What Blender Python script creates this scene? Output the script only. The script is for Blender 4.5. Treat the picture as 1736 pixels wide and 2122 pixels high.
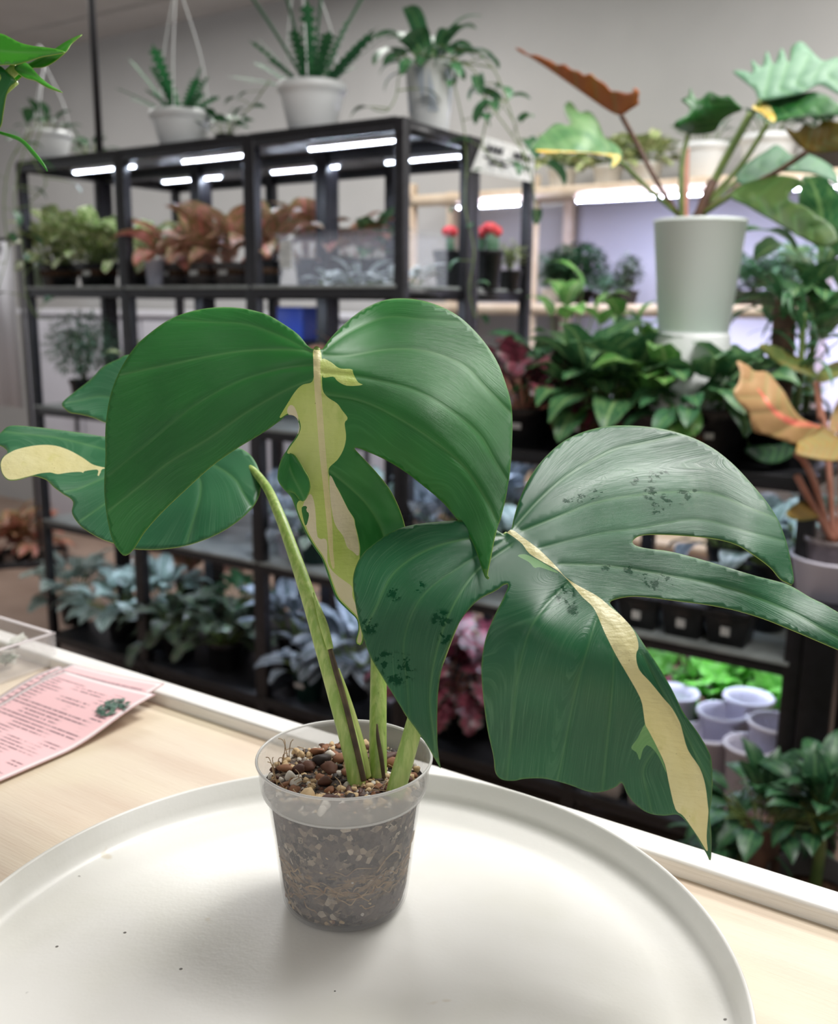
import bpy, bmesh, math, random
import numpy as np
from mathutils import Vector, Matrix, Euler
from mathutils.geometry import delaunay_2d_cdt

for o in list(bpy.data.objects): bpy.data.objects.remove(o)
scn = bpy.context.scene
COL = scn.collection
rnd = random.Random(7)
PI = math.pi

# ------------------------------------------------------------------ camera
FPX, PITCH, ROLL = 2027.0, 0.2067, 0.0095
HC = 0.92                                  # counter top height
CZ = HC + 0.028 + 0.353                    # camera height
_fw = Vector((0, math.cos(PITCH), -math.sin(PITCH)))
_rt = Vector((1, 0, 0)); _up = _rt.cross(_fw)
_c, _s = math.cos(ROLL), math.sin(ROLL)
RT = _c*_rt + _s*_up; UP = -_s*_rt + _c*_up; FW = _fw
CAMP = Vector((0, 0, CZ))
cam_d = bpy.data.cameras.new('camera'); cam = bpy.data.objects.new('camera', cam_d); COL.objects.link(cam)
M = Matrix((RT, UP, -FW)).transposed().to_4x4(); M.translation = CAMP
cam.matrix_world = M
cam_d.sensor_fit = 'HORIZONTAL'; cam_d.sensor_width = 36; cam_d.lens = 36*FPX/1736
cam_d.clip_start = 0.02; cam_d.clip_end = 60
cam_d.dof.use_dof = True; cam_d.dof.focus_distance = 0.585; cam_d.dof.aperture_fstop = 9.0
scn.camera = cam

# ------------------------------------------------------------------ world, lights, exposure
w = bpy.data.worlds.new('world'); scn.world = w; w.use_nodes = True
w.node_tree.nodes['Background'].inputs[0].default_value = (0.93, 0.96, 1.0, 1)
w.node_tree.nodes['Background'].inputs[1].default_value = 0.60
def area(name, loc, sx, sy, power, col=(1, 0.985, 0.965)):
    l = bpy.data.lights.new(name, 'AREA'); l.shape = 'RECTANGLE'; l.size = sx; l.size_y = sy
    l.energy = power; l.color = col
    o = bpy.data.objects.new(name, l); COL.objects.link(o); o.location = loc
    o.rotation_euler = (0, 0, -0.588)
    return o
area('unseen_overhead_light', (0.72, 1.15, 2.70), 0.7, 0.6, 43)
area('unseen_overhead_light', (-1.5, 0.2, 2.70), 1.2, 0.6, 6)  # unseen fill light added on the left
area('unseen_overhead_light', (-0.3, -1.6, 2.70), 1.2, 1.2, 9)  # unseen fill added behind the camera for front faces and leaf sheen
area('unseen_overhead_light', (2.1, 1.9, 2.70), 1.2, 0.6, 18)  # unseen fill light on the right side
area('unseen_overhead_light', (-0.55, 3.7, 2.70), 1.2, 0.6, 30)  # unseen light added to brighten the back wall
area('unseen_overhead_light', (1.35, 2.45, 2.70), 1.2, 0.6, 36)  # unseen light added to brighten the wall and the low shelf
area('unseen_overhead_light', (-2.3, 4.6, 2.70), 1.2, 0.6, 22)
vs = scn.view_settings
vs.view_transform = 'Standard'; vs.look = 'None'; vs.gamma = 1; vs.use_curve_mapping = False
vs.exposure = -0.06
scn.cycles.max_bounces = 5; scn.cycles.diffuse_bounces = 3; scn.cycles.glossy_bounces = 2; scn.cycles.transmission_bounces = 3; scn.cycles.transparent_max_bounces = 10
scn.cycles.caustics_reflective = False; scn.cycles.caustics_refractive = False

# ------------------------------------------------------------------ geometry helpers
YAW = 2.5537
U = Vector((-math.cos(YAW), -math.sin(YAW), 0)); V = Vector((math.sin(YAW), -math.cos(YAW), 0))
ROWROT = math.atan2(U.y, U.x)              # the shelves and the counter run along U, V points away from the counter
def ray(x, y): return RT*((x-868)/FPX) - UP*((y-1061)/FPX) + FW
def at(x, y, d): return CAMP + ray(x, y)*d
def onz(x, y, z):
    r = ray(x, y); return CAMP + r*((z-CZ)/r.z)
def onv(x, y, v):
    r = ray(x, y); return CAMP + r*(v/(r.dot(V)))
def row(u, v, z): p = U*u + V*v; return Vector((p.x, p.y, z))
def spot(px, py, v, z):
    p = onv(px, py, v); return row(p.dot(U), v, z)

def mk(name, verts, faces, mats, parent=None, smooth=True, midx=None, uvs=None):
    me = bpy.data.meshes.new(name)
    me.from_pydata([tuple(v) for v in verts], [], faces)
    for m in (mats if isinstance(mats, (list, tuple)) else [mats]): me.materials.append(m)
    if midx is not None: me.polygons.foreach_set('material_index', midx)
    me.polygons.foreach_set('use_smooth', [smooth]*len(me.polygons))
    if uvs is not None:
        uvl = me.uv_layers.new(name='UVMap')
        li = np.zeros(len(me.loops), dtype=np.int32); me.loops.foreach_get('vertex_index', li)
        uvl.data.foreach_set('uv', np.asarray(uvs, dtype=np.float32)[li].ravel())
    me.update()
    return link(name, me, parent)
def link(name, me, parent=None):
    o = bpy.data.objects.new(name, me); COL.objects.link(o)
    if parent is not None: o.parent = parent
    return o
def tag(o, label=None, cat=None, group=None, kind=None):
    if label: o['label'] = label
    if cat: o['category'] = cat
    if group: o['group'] = group
    if kind: o['kind'] = kind
    return o
def thing(name, label, cat, loc=(0, 0, 0), rotz=0.0, group=None):
    o = bpy.data.objects.new(name, None); COL.objects.link(o)
    o.empty_display_size = 0.05
    o.location = loc; o.rotation_euler = (0, 0, rotz)
    return tag(o, label, cat, group)

class MB:
    def __init__(s): s.v = []; s.f = []; s.m = []
    def add(s, verts, faces, mi=0):
        n = len(s.v); s.v += [Vector(v) for v in verts]
        s.f += [tuple(i+n for i in f) for f in faces]; s.m += [mi]*len(faces)
        return s
    def box(s, x0, x1, y0, y1, z0, z1, mi=0, bev=0.0):
        if bev <= 0:
            return s.add([(x0,y0,z0),(x1,y0,z0),(x1,y1,z0),(x0,y1,z0),(x0,y0,z1),(x1,y0,z1),(x1,y1,z1),(x0,y1,z1)],
                [(0,3,2,1),(4,5,6,7),(0,1,5,4),(1,2,6,5),(2,3,7,6),(3,0,4,7)], mi)
        bm = bmesh.new(); bmesh.ops.create_cube(bm, size=1)
        for v in bm.verts: v.co = Vector(((x0+x1)/2+v.co.x*(x1-x0), (y0+y1)/2+v.co.y*(y1-y0), (z0+z1)/2+v.co.z*(z1-z0)))
        bmesh.ops.bevel(bm, geom=bm.edges[:], offset=bev, segments=2, affect='EDGES', profile=0.6)
        bm.verts.index_update()
        s.add([v.co.copy() for v in bm.verts], [tuple(v.index for v in f.verts) for f in bm.faces], mi); bm.free()
        return s
    def lathe(s, prof, n=32, mi=0, cx=0, cy=0):
        vs_, fs = [], []
        for r, z in prof:
            for k in range(n):
                a = 2*PI*k/n; vs_.append((cx+r*math.cos(a), cy+r*math.sin(a), z))
        for i in range(len(prof)-1):
            for k in range(n):
                k2 = (k+1) % n; fs.append((i*n+k, i*n+k2, (i+1)*n+k2, (i+1)*n+k))
        return s.add(vs_, fs, mi)
    def tube(s, pts, rad, n=8, mi=0, cap=True):
        pts = [Vector(p) for p in pts]; k = len(pts)
        rad = rad if isinstance(rad, (list, tuple)) else [rad]*k
        vs_, fs = [], []; nrm = None
        for i, p in enumerate(pts):
            t = (pts[min(i+1, k-1)]-pts[max(i-1, 0)]).normalized()
            if nrm is None: nrm = t.orthogonal().normalized()
            nrm = (nrm - t*nrm.dot(t)).normalized(); b = t.cross(nrm)
            for j in range(n):
                a = 2*PI*j/n; vs_.append(p + (nrm*math.cos(a)+b*math.sin(a))*rad[i])
        for i in range(k-1):
            for j in range(n):
                j2 = (j+1) % n; fs.append((i*n+j, i*n+j2, (i+1)*n+j2, (i+1)*n+j))
        if cap: fs.append(tuple(range(n))[::-1]); fs.append(tuple((k-1)*n+j for j in range(n)))
        return s.add(vs_, fs, mi)
    def build(s, name, mats, parent=None, smooth=True, loc=None, rotz=0):
        o = mk(name, s.v, s.f, mats, parent, smooth, s.m)
        if loc is not None: o.location = loc
        o.rotation_euler.z = rotz
        return o
def crom(pts, n=6, closed=False):
    P = [np.array(p, float) for p in pts]; out = []; k = len(P)
    rng = range(k) if closed else range(k-1)
    for i in rng:
        if closed: p0, p1, p2, p3 = P[(i-1) % k], P[i], P[(i+1) % k], P[(i+2) % k]
        else: p0, p1, p2, p3 = P[max(i-1, 0)], P[i], P[i+1], P[min(i+2, k-1)]
        for j in range(n):
            t = j/n
            out.append(0.5*((2*p1)+(-p0+p2)*t+(2*p0-5*p1+4*p2-p3)*t*t+(-p0+3*p1-3*p2+p3)*t**3))
    if not closed: out.append(P[-1])
    return out

# ------------------------------------------------------------------ materials
def lin(c):
    return tuple(((x/255)/12.92 if x/255 <= 0.04045 else ((x/255+0.055)/1.055)**2.4) for x in c) + (1.0,)
class NT:
    def __init__(s, name):
        s.mat = bpy.data.materials.new(name); s.mat.use_nodes = True
        s.t = s.mat.node_tree; s.b = s.t.nodes['Principled BSDF']; s.out = s.t.nodes['Material Output']
    def n(s, typ, ins=None, **kw):
        nd = s.t.nodes.new(typ)
        for k, v in kw.items(): setattr(nd, k, v)
        for k, v in (ins or {}).items(): s.set(nd.inputs[k], v)
        return nd
    def set(s, sock, v):
        if isinstance(v, bpy.types.NodeSocket): s.t.links.new(v, sock)
        else: sock.default_value = v
    def mix(s, fac, a, b, mode='MIX'):
        nd = s.t.nodes.new('ShaderNodeMix'); nd.data_type = 'RGBA'; nd.blend_type = mode
        s.set(nd.inputs[0], fac); s.set(nd.inputs[6], a); s.set(nd.inputs[7], b)
        return nd.outputs[2]
    def math(s, op, a, b=0.0, clamp=False):
        nd = s.t.nodes.new('ShaderNodeMath'); nd.operation = op; nd.use_clamp = clamp
        s.set(nd.inputs[0], a); s.set(nd.inputs[1], b); return nd.outputs[0]
    def ramp(s, fac, stops):
        nd = s.t.nodes.new('ShaderNodeValToRGB'); s.set(nd.inputs[0], fac)
        e = nd.color_ramp.elements
        while len(e) < len(stops): e.new(0.5)
        for i, (p, c) in enumerate(stops): e[i].position = p; e[i].color = c if len(c) == 4 else (*c, 1)
        return nd.outputs[0]
    def step(s, v, a, b):
        nd = s.t.nodes.new('ShaderNodeMapRange'); nd.interpolation_type = 'SMOOTHSTEP'
        s.set(nd.inputs[0], v); nd.inputs[1].default_value = a; nd.inputs[2].default_value = b
        return nd.outputs[0]
    def noise(s, vec, scale, detail=3, rough=0.55, out='Fac'):
        nd = s.n('ShaderNodeTexNoise', {'Scale': scale, 'Detail': detail, 'Roughness': rough})
        if vec is not None: s.set(nd.inputs['Vector'], vec)
        return nd.outputs[out]
    def obj(s): return s.n('ShaderNodeTexCoord').outputs['Object']
    def attr(s, name): return s.n('ShaderNodeAttribute', attribute_name=name).outputs['Fac']
    def bump(s, h, dist=0.001, strength=1.0):
        nd = s.n('ShaderNodeBump', {'Height': h, 'Distance': dist, 'Strength': strength})
        s.set(s.b.inputs['Normal'], nd.outputs[0])
    def done(s, **kw):
        for k, v in kw.items(): s.set(s.b.inputs[k.replace('_', ' ')], v)
        return s.mat
def pmat(name, c1, c2=None, scale=15, rough=0.5, spec=0.5, bump=0.0, bscale=None, **kw):
    t = NT(name); c = lin(c1)
    if c2 is not None or bump:
        co = t.obj()
        if c2 is not None: c = t.mix(t.step(t.noise(co, scale, 2), 0.35, 0.65), lin(c1), lin(c2))
        if bump: t.bump(t.noise(co, bscale or scale, 4), bump)
    return t.done(Base_Color=c, Roughness=rough, **{'Specular_IOR_Level': spec}, **kw)
def glass_mix(name, col, alpha, rough=0.25, spec=0.5):
    """see-through plastic: part of the light passes straight, the rest meets a glossy pale sheet"""
    t = NT(name); t.done(Base_Color=lin(col), Roughness=rough, Specular_IOR_Level=spec)
    tr = t.n('ShaderNodeBsdfTransparent')
    mx = t.n('ShaderNodeMixShader', {0: alpha, 1: tr.outputs[0], 2: t.b.outputs[0]})
    t.t.links.new(mx.outputs[0], t.out.inputs[0]); return t.mat
def emit(name, col, strength):
    t = NT(name); return t.done(Base_Color=lin(col), Emission_Color=lin(col), Emission_Strength=strength)

def leafmat(name, base, mottle, vein=None, edge=None, msc=9.0, mamt=(0.45, 0.6), vw=0.05, rough=0.4, trans=0.18, uvstretch=(1, 1)):
    """blade material of the shelf plants: UV x runs from base to tip, UV y across"""
    t = NT(name); uv = t.n('ShaderNodeUVMap', uv_map='UVMap').outputs[0]
    oi = t.n('ShaderNodeObjectInfo').outputs['Random']
    sep = t.n('ShaderNodeSeparateXYZ', {0: uv})
    off = t.n('ShaderNodeCombineXYZ', {0: t.math('MULTIPLY', oi, 37.0), 1: t.math('MULTIPLY', oi, 11.0), 2: oi}).outputs[0]
    vec = t.n('ShaderNodeVectorMath', {0: uv, 1: (uvstretch[0], uvstretch[1], 1)}, operation='MULTIPLY').outputs[0]
    vec = t.n('ShaderNodeVectorMath', {0: vec, 1: off}, operation='ADD').outputs[0]
    c = t.mix(t.step(t.noise(vec, msc, 2), *mamt), lin(base), lin(mottle))
    ac = t.math('ABSOLUTE', t.math('SUBTRACT', sep.outputs[1], 0.5))
    if vein is not None:
        c = t.mix(t.math('SUBTRACT', 1.0, t.step(ac, vw*0.4, vw*1.6)), c, lin(vein))
        wv = t.math('ABSOLUTE', t.math('SINE', t.math('MULTIPLY', t.math('SUBTRACT', sep.outputs[0], t.math('MULTIPLY', ac, 0.5)), 26.0)))
        c = t.mix(t.math('MULTIPLY', t.math('SUBTRACT', 1.0, t.step(wv, 0.05, 0.3)), 0.35), c, lin(vein))
    if edge is not None: c = t.mix(t.step(ac, 0.38, 0.47), c, lin(edge))
    c = t.mix(1.0, c, t.ramp(oi, [(0, (0.72, 0.72, 0.72)), (1, (1.2, 1.2, 1.2))]), 'MULTIPLY')
    t.done(Base_Color=c, Roughness=rough)
    tl = t.n('ShaderNodeBsdfTranslucent', {'Color': c})
    mx = t.n('ShaderNodeMixShader', {0: trans, 1: t.b.outputs[0], 2: tl.outputs[0]})
    t.t.links.new(mx.outputs[0], t.out.inputs[0])
    return t.mat

M_ = {}
M_['wall'] = pmat('wall_paint', (184, 183, 181), (180, 179, 177), 3, 0.9, 0.2)
M_['ceiling'] = pmat('ceiling_paint', (186, 182, 177), (181, 177, 172), 4, 0.95, 0.2)
M_['floor'] = pmat('floor_tan', (176, 152, 136), (160, 136, 120), 2.5, 0.45, 0.4)
M_['black'] = pmat('black_metal', (24, 23, 27), (32, 31, 36), 30, 0.42, 0.5)
M_['deck'] = pmat('shelf_deck', (150, 156, 154), (134, 140, 138), 20, 0.4, 0.5)
M_['deck_black'] = pmat('dark_deck', (36, 36, 40), (28, 28, 31), 20, 0.45, 0.5)
M_['white_p'] = pmat('white_plastic', (226, 228, 228), None, rough=0.38)
M_['white_f'] = pmat('frosted_white', (230, 238, 234), (224, 233, 229), 4, 0.35)
M_['black_p'] = pmat('black_plastic', (22, 22, 25), (28, 28, 31), 40, 0.4)
M_['green_p'] = pmat('dark_green_plastic', (20, 52, 46), None, rough=0.4)
M_['grey_p'] = pmat('grey_plastic', (104, 99, 98), (92, 87, 86), 30, 0.4)
M_['lilac_p'] = pmat('pale_lilac_plastic', (222, 218, 232), None, rough=0.35)
M_['soil'] = pmat('potting_soil', (62, 44, 34), (96, 74, 58), 90, 0.95, 0.1, bump=0.004)
M_['label'] = pmat('paper_label', (214, 214, 210), (190, 192, 190), 60, 0.6)
M_['stem'] = pmat('stem_green', (110, 128, 66), (90, 112, 58), 30, 0.45)
M_['stem_pink'] = pmat('stem_pink', (196, 140, 120), (182, 122, 100), 30, 0.45)
M_['stem_brown'] = pmat('stem_brown', (104, 76, 60), (84, 60, 50), 30, 0.6)
M_['wood'] = pmat('pale_wood', (222, 203, 180), (208, 186, 160), 12, 0.55)
M_['clear'] = glass_mix('clear_plastic', (222, 226, 240), 0.42, 0.15)
M_['bin'] = glass_mix('bin_plastic', (226, 230, 242), 0.10, 0.2)
M_['acrylic'] = glass_mix('clear_acrylic', (236, 232, 232), 0.16, 0.08)
M_['led'] = emit('led_light', (222, 234, 255), 330)
M_['led_wall'] = emit('led_light_cool', (212, 216, 255), 620)
M_['led_lens'] = glass_mix('led_tube', (230, 240, 250), 0.12, 0.1)

# ------------------------------------------------------------------ setting
def rowbox(name, u0, u1, v0, v1, z0, z1, mat, parent=None, bev=0.0, smooth=False):
    m = MB().box(u0, u1, v0, v1, z0, z1, 0, bev)
    o = m.build(name, mat, parent, smooth)
    if parent is None: o.rotation_euler.z = ROWROT
    return o
S_ = lambda o: tag(o, kind='structure')
S_(rowbox('floor', -8, 6, -4, 4.0, -0.05, 0, M_['floor']))
S_(rowbox('wall_back', -8, 6, 3.9, 4.0, 0, 2.75, M_['wall']))
S_(rowbox('ceiling', -8, 6, -4, 4.0, 2.75, 2.82, M_['ceiling']))
S_(rowbox('trim_1', -8, 6, 3.57, 3.60, 2.735, 2.752, M_['ceiling']))

# ---- counter
def plywood():
    t = NT('counter_plywood'); co = t.obj()
    v1 = t.n('ShaderNodeVectorMath', {0: co, 1: (0.5, 6.0, 1.0)}, operation='MULTIPLY').outputs[0]
    v2 = t.n('ShaderNodeVectorMath', {0: co, 1: (8, 160, 1)}, operation='MULTIPLY').outputs[0]
    c = t.mix(t.step(t.noise(v1, 4, 4), 0.35, 0.7), lin((226, 211, 190)), lin((214, 194, 173)))
    c = t.mix(t.math('MULTIPLY', t.step(t.noise(v2, 4, 3), 0.55, 0.75), 0.30), c, lin((205, 176, 146)))
    c = t.mix(t.step(t.noise(co, 6, 2), 0.5, 0.75), c, lin((227, 214, 188)))
    fl = t.n('ShaderNodeTexVoronoi', {'Vector': co, 'Scale': 7.0}).outputs['Distance']
    c = t.mix(t.math('SUBTRACT', 1.0, t.step(fl, 0.012, 0.03)), c, lin((196, 164, 132)))
    t.bump(t.noise(v2, 5, 3), 0.0003)
    return t.done(Base_Color=c, Roughness=0.42)
def white_rail():
    t = NT('white_rail_paint'); co = t.obj()
    v2 = t.n('ShaderNodeVectorMath', {0: co, 1: (6, 220, 220)}, operation='MULTIPLY').outputs[0]
    c = t.mix(t.step(t.noise(v2, 3, 3), 0.4, 0.7), lin((246, 244, 240)), lin((236, 233, 227)))
    t.bump(t.noise(v2, 4, 3), 0.0002)
    return t.done(Base_Color=c, Roughness=0.4)
ctr = thing('shop_counter', 'pale plywood shop counter with a white raised rail along its back edge', 'counter', (0, 0, 0), ROWROT)
rowbox('counter_top', -2.6, 1.6, -0.35, 0.606, HC-0.03, HC, plywood(), ctr)
rowbox('back_rail', -2.6, 1.6, 0.604, 0.629, HC-0.05, HC+0.012, white_rail(), ctr, bev=0.003, smooth=True)
rowbox('back_panel', -2.58, 1.58, 0.59, 0.615, 0.0, HC-0.05, M_['black_p'], ctr)
rowbox('end_panel', -2.58, -2.55, -0.33, 0.59, 0.0, HC-0.03, M_['white_p'], ctr)
rowbox('end_panel', 1.55, 1.58, -0.33, 0.59, 0.0, HC-0.03, M_['white_p'], ctr)

# ---- round tray
def tray_mat():
    t = NT('tray_enamel'); co = t.obj()
    c = t.mix(t.step(t.noise(co, 9, 3), 0.4, 0.7), lin((238, 237, 232)), lin((231, 230, 222)))
    vo = t.n('ShaderNodeTexVoronoi', {'Vector': co, 'Scale': 42.0}); d = vo.outputs['Distance']
    gate = t.step(t.noise(co, 13, 1), 0.56, 0.6)
    c = t.mix(t.math('MULTIPLY', t.math('SUBTRACT', 1.0, t.step(d, 0.03, 0.055)), gate), c, lin((96, 92, 84)))
    st = t.step(t.noise(co, 26, 3, 0.6), 0.70, 0.75)
    c = t.mix(t.math('MULTIPLY', st, 0.5), c, lin((206, 190, 160)))
    sc = t.n('ShaderNodeVectorMath', {0: co, 1: (30, 300, 1)}, operation='MULTIPLY').outputs[0]
    t.bump(t.noise(co, 260, 1), 0.0002, 0.5)
    return t.done(Base_Color=c, Roughness=0.36)
TRX, TRY, TRR = -0.0447, 0.4830, 0.2242
tr = MB(); R = TRR
tr.lathe([(0.0005, 0.004), (R-0.036, 0.004), (R-0.026, 0.0042), (R-0.016, 0.0062), (R-0.0105, 0.0078), (R-0.0065, 0.0105), (R-0.0045, 0.015), (R-0.0026, 0.0268), (R-0.0016, 0.0278), (R-0.0006, 0.0278), (R, 0.027), (R-0.002, 0.012), (R-0.006, 0.004), (R-0.012, 0.0005), (0.0005, 0.0)], 160)
tray = tr.build('round_tray', tray_mat(), loc=(TRX, TRY, HC))
tag(tray, 'large round cream enamel tray with a low upright rim under the potted monstera', 'tray')
TZ = HC + 0.004

# ------------------------------------------------------------------ traced leaf blades
def Zc(ox, oy, s): return lambda pts: [(ox+x/s, oy+y/s) for x, y in pts]
def pip(P, poly):
    x, y = P[:, 0], P[:, 1]; q = np.asarray(poly, float); ins = np.zeros(len(P), bool)
    x1, y1 = q[:, 0], q[:, 1]; x2, y2 = np.roll(x1, -1), np.roll(y1, -1)
    for a, b, c, d in zip(x1, y1, x2, y2):
        if b == d: continue
        cond = ((b > y) != (d > y)) & (x < (c-a)*(y-b)/(d-b)+a); ins ^= cond
    return ins
def segdist(P, line, closed=False):
    q = np.asarray(line, float); a = q if closed else q[:-1]; b = np.roll(q, -1, 0) if closed else q[1:]
    best = np.full(len(P), 1e9)
    for p, r in zip(a, b):
        d = r-p; L = d@d
        if L < 1e-12: continue
        t = np.clip(((P-p)@d)/L, 0, 1); e = P-(p+t[:, None]*d)
        best = np.minimum(best, np.hypot(e[:, 0], e[:, 1]))
    return best
def resample(line, step, closed=False):
    q = [np.array(p, float) for p in line]
    if closed: q.append(q[0])
    out = [q[0]]; acc = 0
    for a, b in zip(q[:-1], q[1:]):
        L = np.hypot(*(b-a)); t = step-acc
        while t <= L: out.append(a+(b-a)*t/L); t += step
        acc = (acc+L) % step
    if closed and np.hypot(*(out[-1]-out[0])) < step*0.5: out.pop()
    if not closed and np.hypot(*(out[-1]-q[-1])) > step*0.3: out.append(q[-1])
    return out
def tps(ctrl):
    c = np.array(ctrl, float); X = c[:, :2]/1000; n = len(X)
    def K(r2): return np.where(r2 > 1e-12, 0.5*r2*np.log(r2+1e-20), 0)
    A = np.zeros((n+3, n+3)); d2 = ((X[:, None]-X[None])**2).sum(-1)
    A[:n, :n] = K(d2)+np.eye(n)*1e-4; A[:n, n] = 1; A[:n, n+1:] = X; A[n, :n] = 1; A[n+1:, :n] = X.T
    wv = np.linalg.solve(A, np.concatenate([c[:, 2], np.zeros(3)]))
    def f(P):
        Q = np.asarray(P, float)/1000; d = ((Q[:, None]-X[None])**2).sum(-1)
        return K(d)@wv[:n] + wv[n] + Q@wv[n+1:]
    return f
def unproject(P, D):
    P = np.asarray(P, float); a = (P[:, 0]-868)/FPX; b = -(P[:, 1]-1061)/FPX
    R3 = np.outer(a, RT)+np.outer(b, UP)+np.array(FW)
    return np.array(CAMP)+R3*np.asarray(D)[:, None]

def traced(name, outline, ctrl, mats, parent, patches=(), veins=(), midrib=None, grid=11, ostep=6, thick=0.00045,
           groove=0.0008, gw=5.0, edgeamt=1.0, wets=(), smooth_n=5, label=None, rimmat=None, wave=0.0, painted_glints=(), autov=False):
    """a blade of real size and depth: outline given as seen, every point set at its own distance; patches = [(polygon, material index)]"""
    out = resample(crom(outline, smooth_n, True), ostep, True); on = np.array(out)
    if not veins and midrib is not None and len(midrib) > 2 and autov:
        veins = []; mm = np.array(resample(crom(midrib, 8), 4))
        for side in (1, -1):
            for f_ in (.06, .25, .44, .62, .80):
                i = int(f_*(len(mm)-1)); tn = mm[min(i+3, len(mm)-1)]-mm[max(i-3, 0)]; tn = tn/max(np.hypot(*tn), 1e-6)
                a_ = side*0.85; d_ = np.array([tn[0]*math.cos(a_)-tn[1]*math.sin(a_), tn[0]*math.sin(a_)+tn[1]*math.cos(a_)]); L_ = [mm[i]]
                for k in range(60):
                    q_ = L_[-1]+d_*6
                    if not pip(q_[None], on)[0]: break
                    L_.append(q_)
                if len(L_) > 3: veins.append([tuple(L_[0]), tuple(L_[len(L_)//2]), tuple(L_[-1])])
    pts = [tuple(p) for p in out]; n0 = len(pts); edges = [(i, (i+1) % n0) for i in range(n0)]
    for poly, mi in patches:
        pr = resample(crom(poly, 3, True), 5, True); k = len(pts)
        pts += [tuple(p) for p in pr]; edges += [(k+i, k+(i+1) % len(pr)) for i in range(len(pr))]
    vl = []
    for v in veins:
        e0, e1 = np.array(v[-2], float), np.array(v[-1], float); dv = (e1-e0)/max(np.hypot(*(e1-e0)), 1e-6)
        vl.append(resample(crom(list(v)+[tuple(e1+dv*110)], 8), 5))
    mr = resample(crom(midrib, 8), 5) if midrib else None
    extra = []
    for L in vl + ([mr] if mr else []):
        q = np.array(L); tn = np.gradient(q, axis=0); tn /= np.maximum(np.hypot(tn[:, 0], tn[:, 1]), 1e-6)[:, None]
        nn = np.stack([-tn[:, 1], tn[:, 0]], 1)
        for o_ in (0, -3.5, 3.5, -8, 8): extra.append(q+nn*o_)
    x0, y0 = on.min(0); x1, y1 = on.max(0); g = []
    j = 0; y = y0
    while y < y1:
        x = x0+(grid/2 if j % 2 else 0)
        while x < x1: g.append((x+rnd.uniform(-1, 1), y+rnd.uniform(-1, 1))); x += grid
        y += grid*0.87; j += 1
    g = np.array(g)
    if extra:
        ex = np.concatenate(extra); keep = np.ones(len(g), bool)
        for L in vl + ([mr] if mr else []): keep &= segdist(g, L) > 11
        g = np.concatenate([g[keep], ex])
    ins = pip(g, on) & (segdist(g, on, True) > ostep*0.55)
    for poly, mi in patches: ins &= segdist(g, poly, True) > 2.0
    pts += [tuple(p) for p in g[ins]]
    vs_, es, fs, *_r = delaunay_2d_cdt([Vector(p) for p in pts], edges, [], 0, 1e-4)
    P = np.array([(v.x, v.y) for v in vs_]); fs = np.array([f for f in fs if len(f) == 3])
    cen = P[fs].mean(1); keep = pip(cen, on); fs = fs[keep]; cen = cen[keep]
    mi_ = np.zeros(len(fs), int)
    for poly, mi in patches: mi_[pip(cen, np.array(crom(poly, 3, True)))] = mi
    D = tps(ctrl)(P)
    vein = np.zeros(len(P)); tf = np.zeros(len(P)); ws = np.full(len(P), 1e-6)
    allv = vl + ([mr] if mr else [])
    for k, L in enumerate(vl):
        dd = segdist(P, L); vein = np.maximum(vein, np.exp(-(dd/2.6)**2)*np.clip(1.1-(k > 4)*.5, 0, 1)); D += groove*np.exp(-(dd/gw)**2)
        D -= groove*0.30*np.exp(-((dd-2.6*gw)/(gw*2.0))**2)
        wgt = 1/(dd+26)**2.2; tf += wgt*(k+1); ws += wgt
    tf /= ws
    if mr:
        dd = segdist(P, mr); D -= groove*0.5*np.exp(-(dd/9)**2)
    if wave: D += wave*np.sin(P[:, 0]*0.021+P[:, 1]*0.013)*np.sin(P[:, 1]*0.017-P[:, 0]*0.008)
    edge_d = segdist(P, on, True)
    W = unproject(P, D)
    wet = np.zeros(len(P))
    for (wx, wy, wr, ws_) in wets: wet = np.maximum(wet, ws_*np.exp(-((P[:, 0]-wx)**2+(P[:, 1]-wy)**2)/(2*wr*wr)))
    glint = np.zeros(len(P))  # mask for highlights painted into the blade colour
    for (wx, wy, wr, ws_) in painted_glints: glint = np.maximum(glint, ws_*np.exp(-((P[:, 0]-wx)**2+(P[:, 1]-wy)**2)/(2*wr*wr)))
    base = W.mean(0); me = bpy.data.meshes.new(name)
    loc = Vector(base)
    # image y points down: triangles come out facing the viewer
    a, b, c = P[fs[:, 0]], P[fs[:, 1]], P[fs[:, 2]]
    cr = (b[:, 0]-a[:, 0])*(c[:, 1]-a[:, 1])-(b[:, 1]-a[:, 1])*(c[:, 0]-a[:, 0])
    fs[cr > 0] = fs[cr > 0][:, ::-1]
    me.from_pydata((W-base).tolist(), [], fs.tolist())
    for m in mats: me.materials.append(m)
    me.polygons.foreach_set('material_index', mi_.astype(np.int32)); me.polygons.foreach_set('use_smooth', [True]*len(fs))
    rr = np.hypot(P[:, 0]-(midrib[0][0] if midrib else P[:, 0].mean()), P[:, 1]-(midrib[0][1] if midrib else P[:, 1].mean()))/1000
    for nm, arr in (('tf', tf), ('rr', rr), ('vein', vein), ('wet', wet), ('fleck', glint), ('edge', edgeamt*np.exp(-edge_d/4.0))):
        at_ = me.attributes.new(nm, 'FLOAT', 'POINT'); at_.data.foreach_set('value', arr.astype(np.float32))
    me.update()
    o = link(name, me, parent); o.location = loc - (parent.location if parent is not None else Vector((0, 0, 0)))
    sm = o.modifiers.new('thickness', 'SOLIDIFY'); sm.thickness = thick; sm.offset = -1
    if rimmat is not None: sm.material_offset_rim = rimmat
    if label: o['label'] = label
    return o

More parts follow.
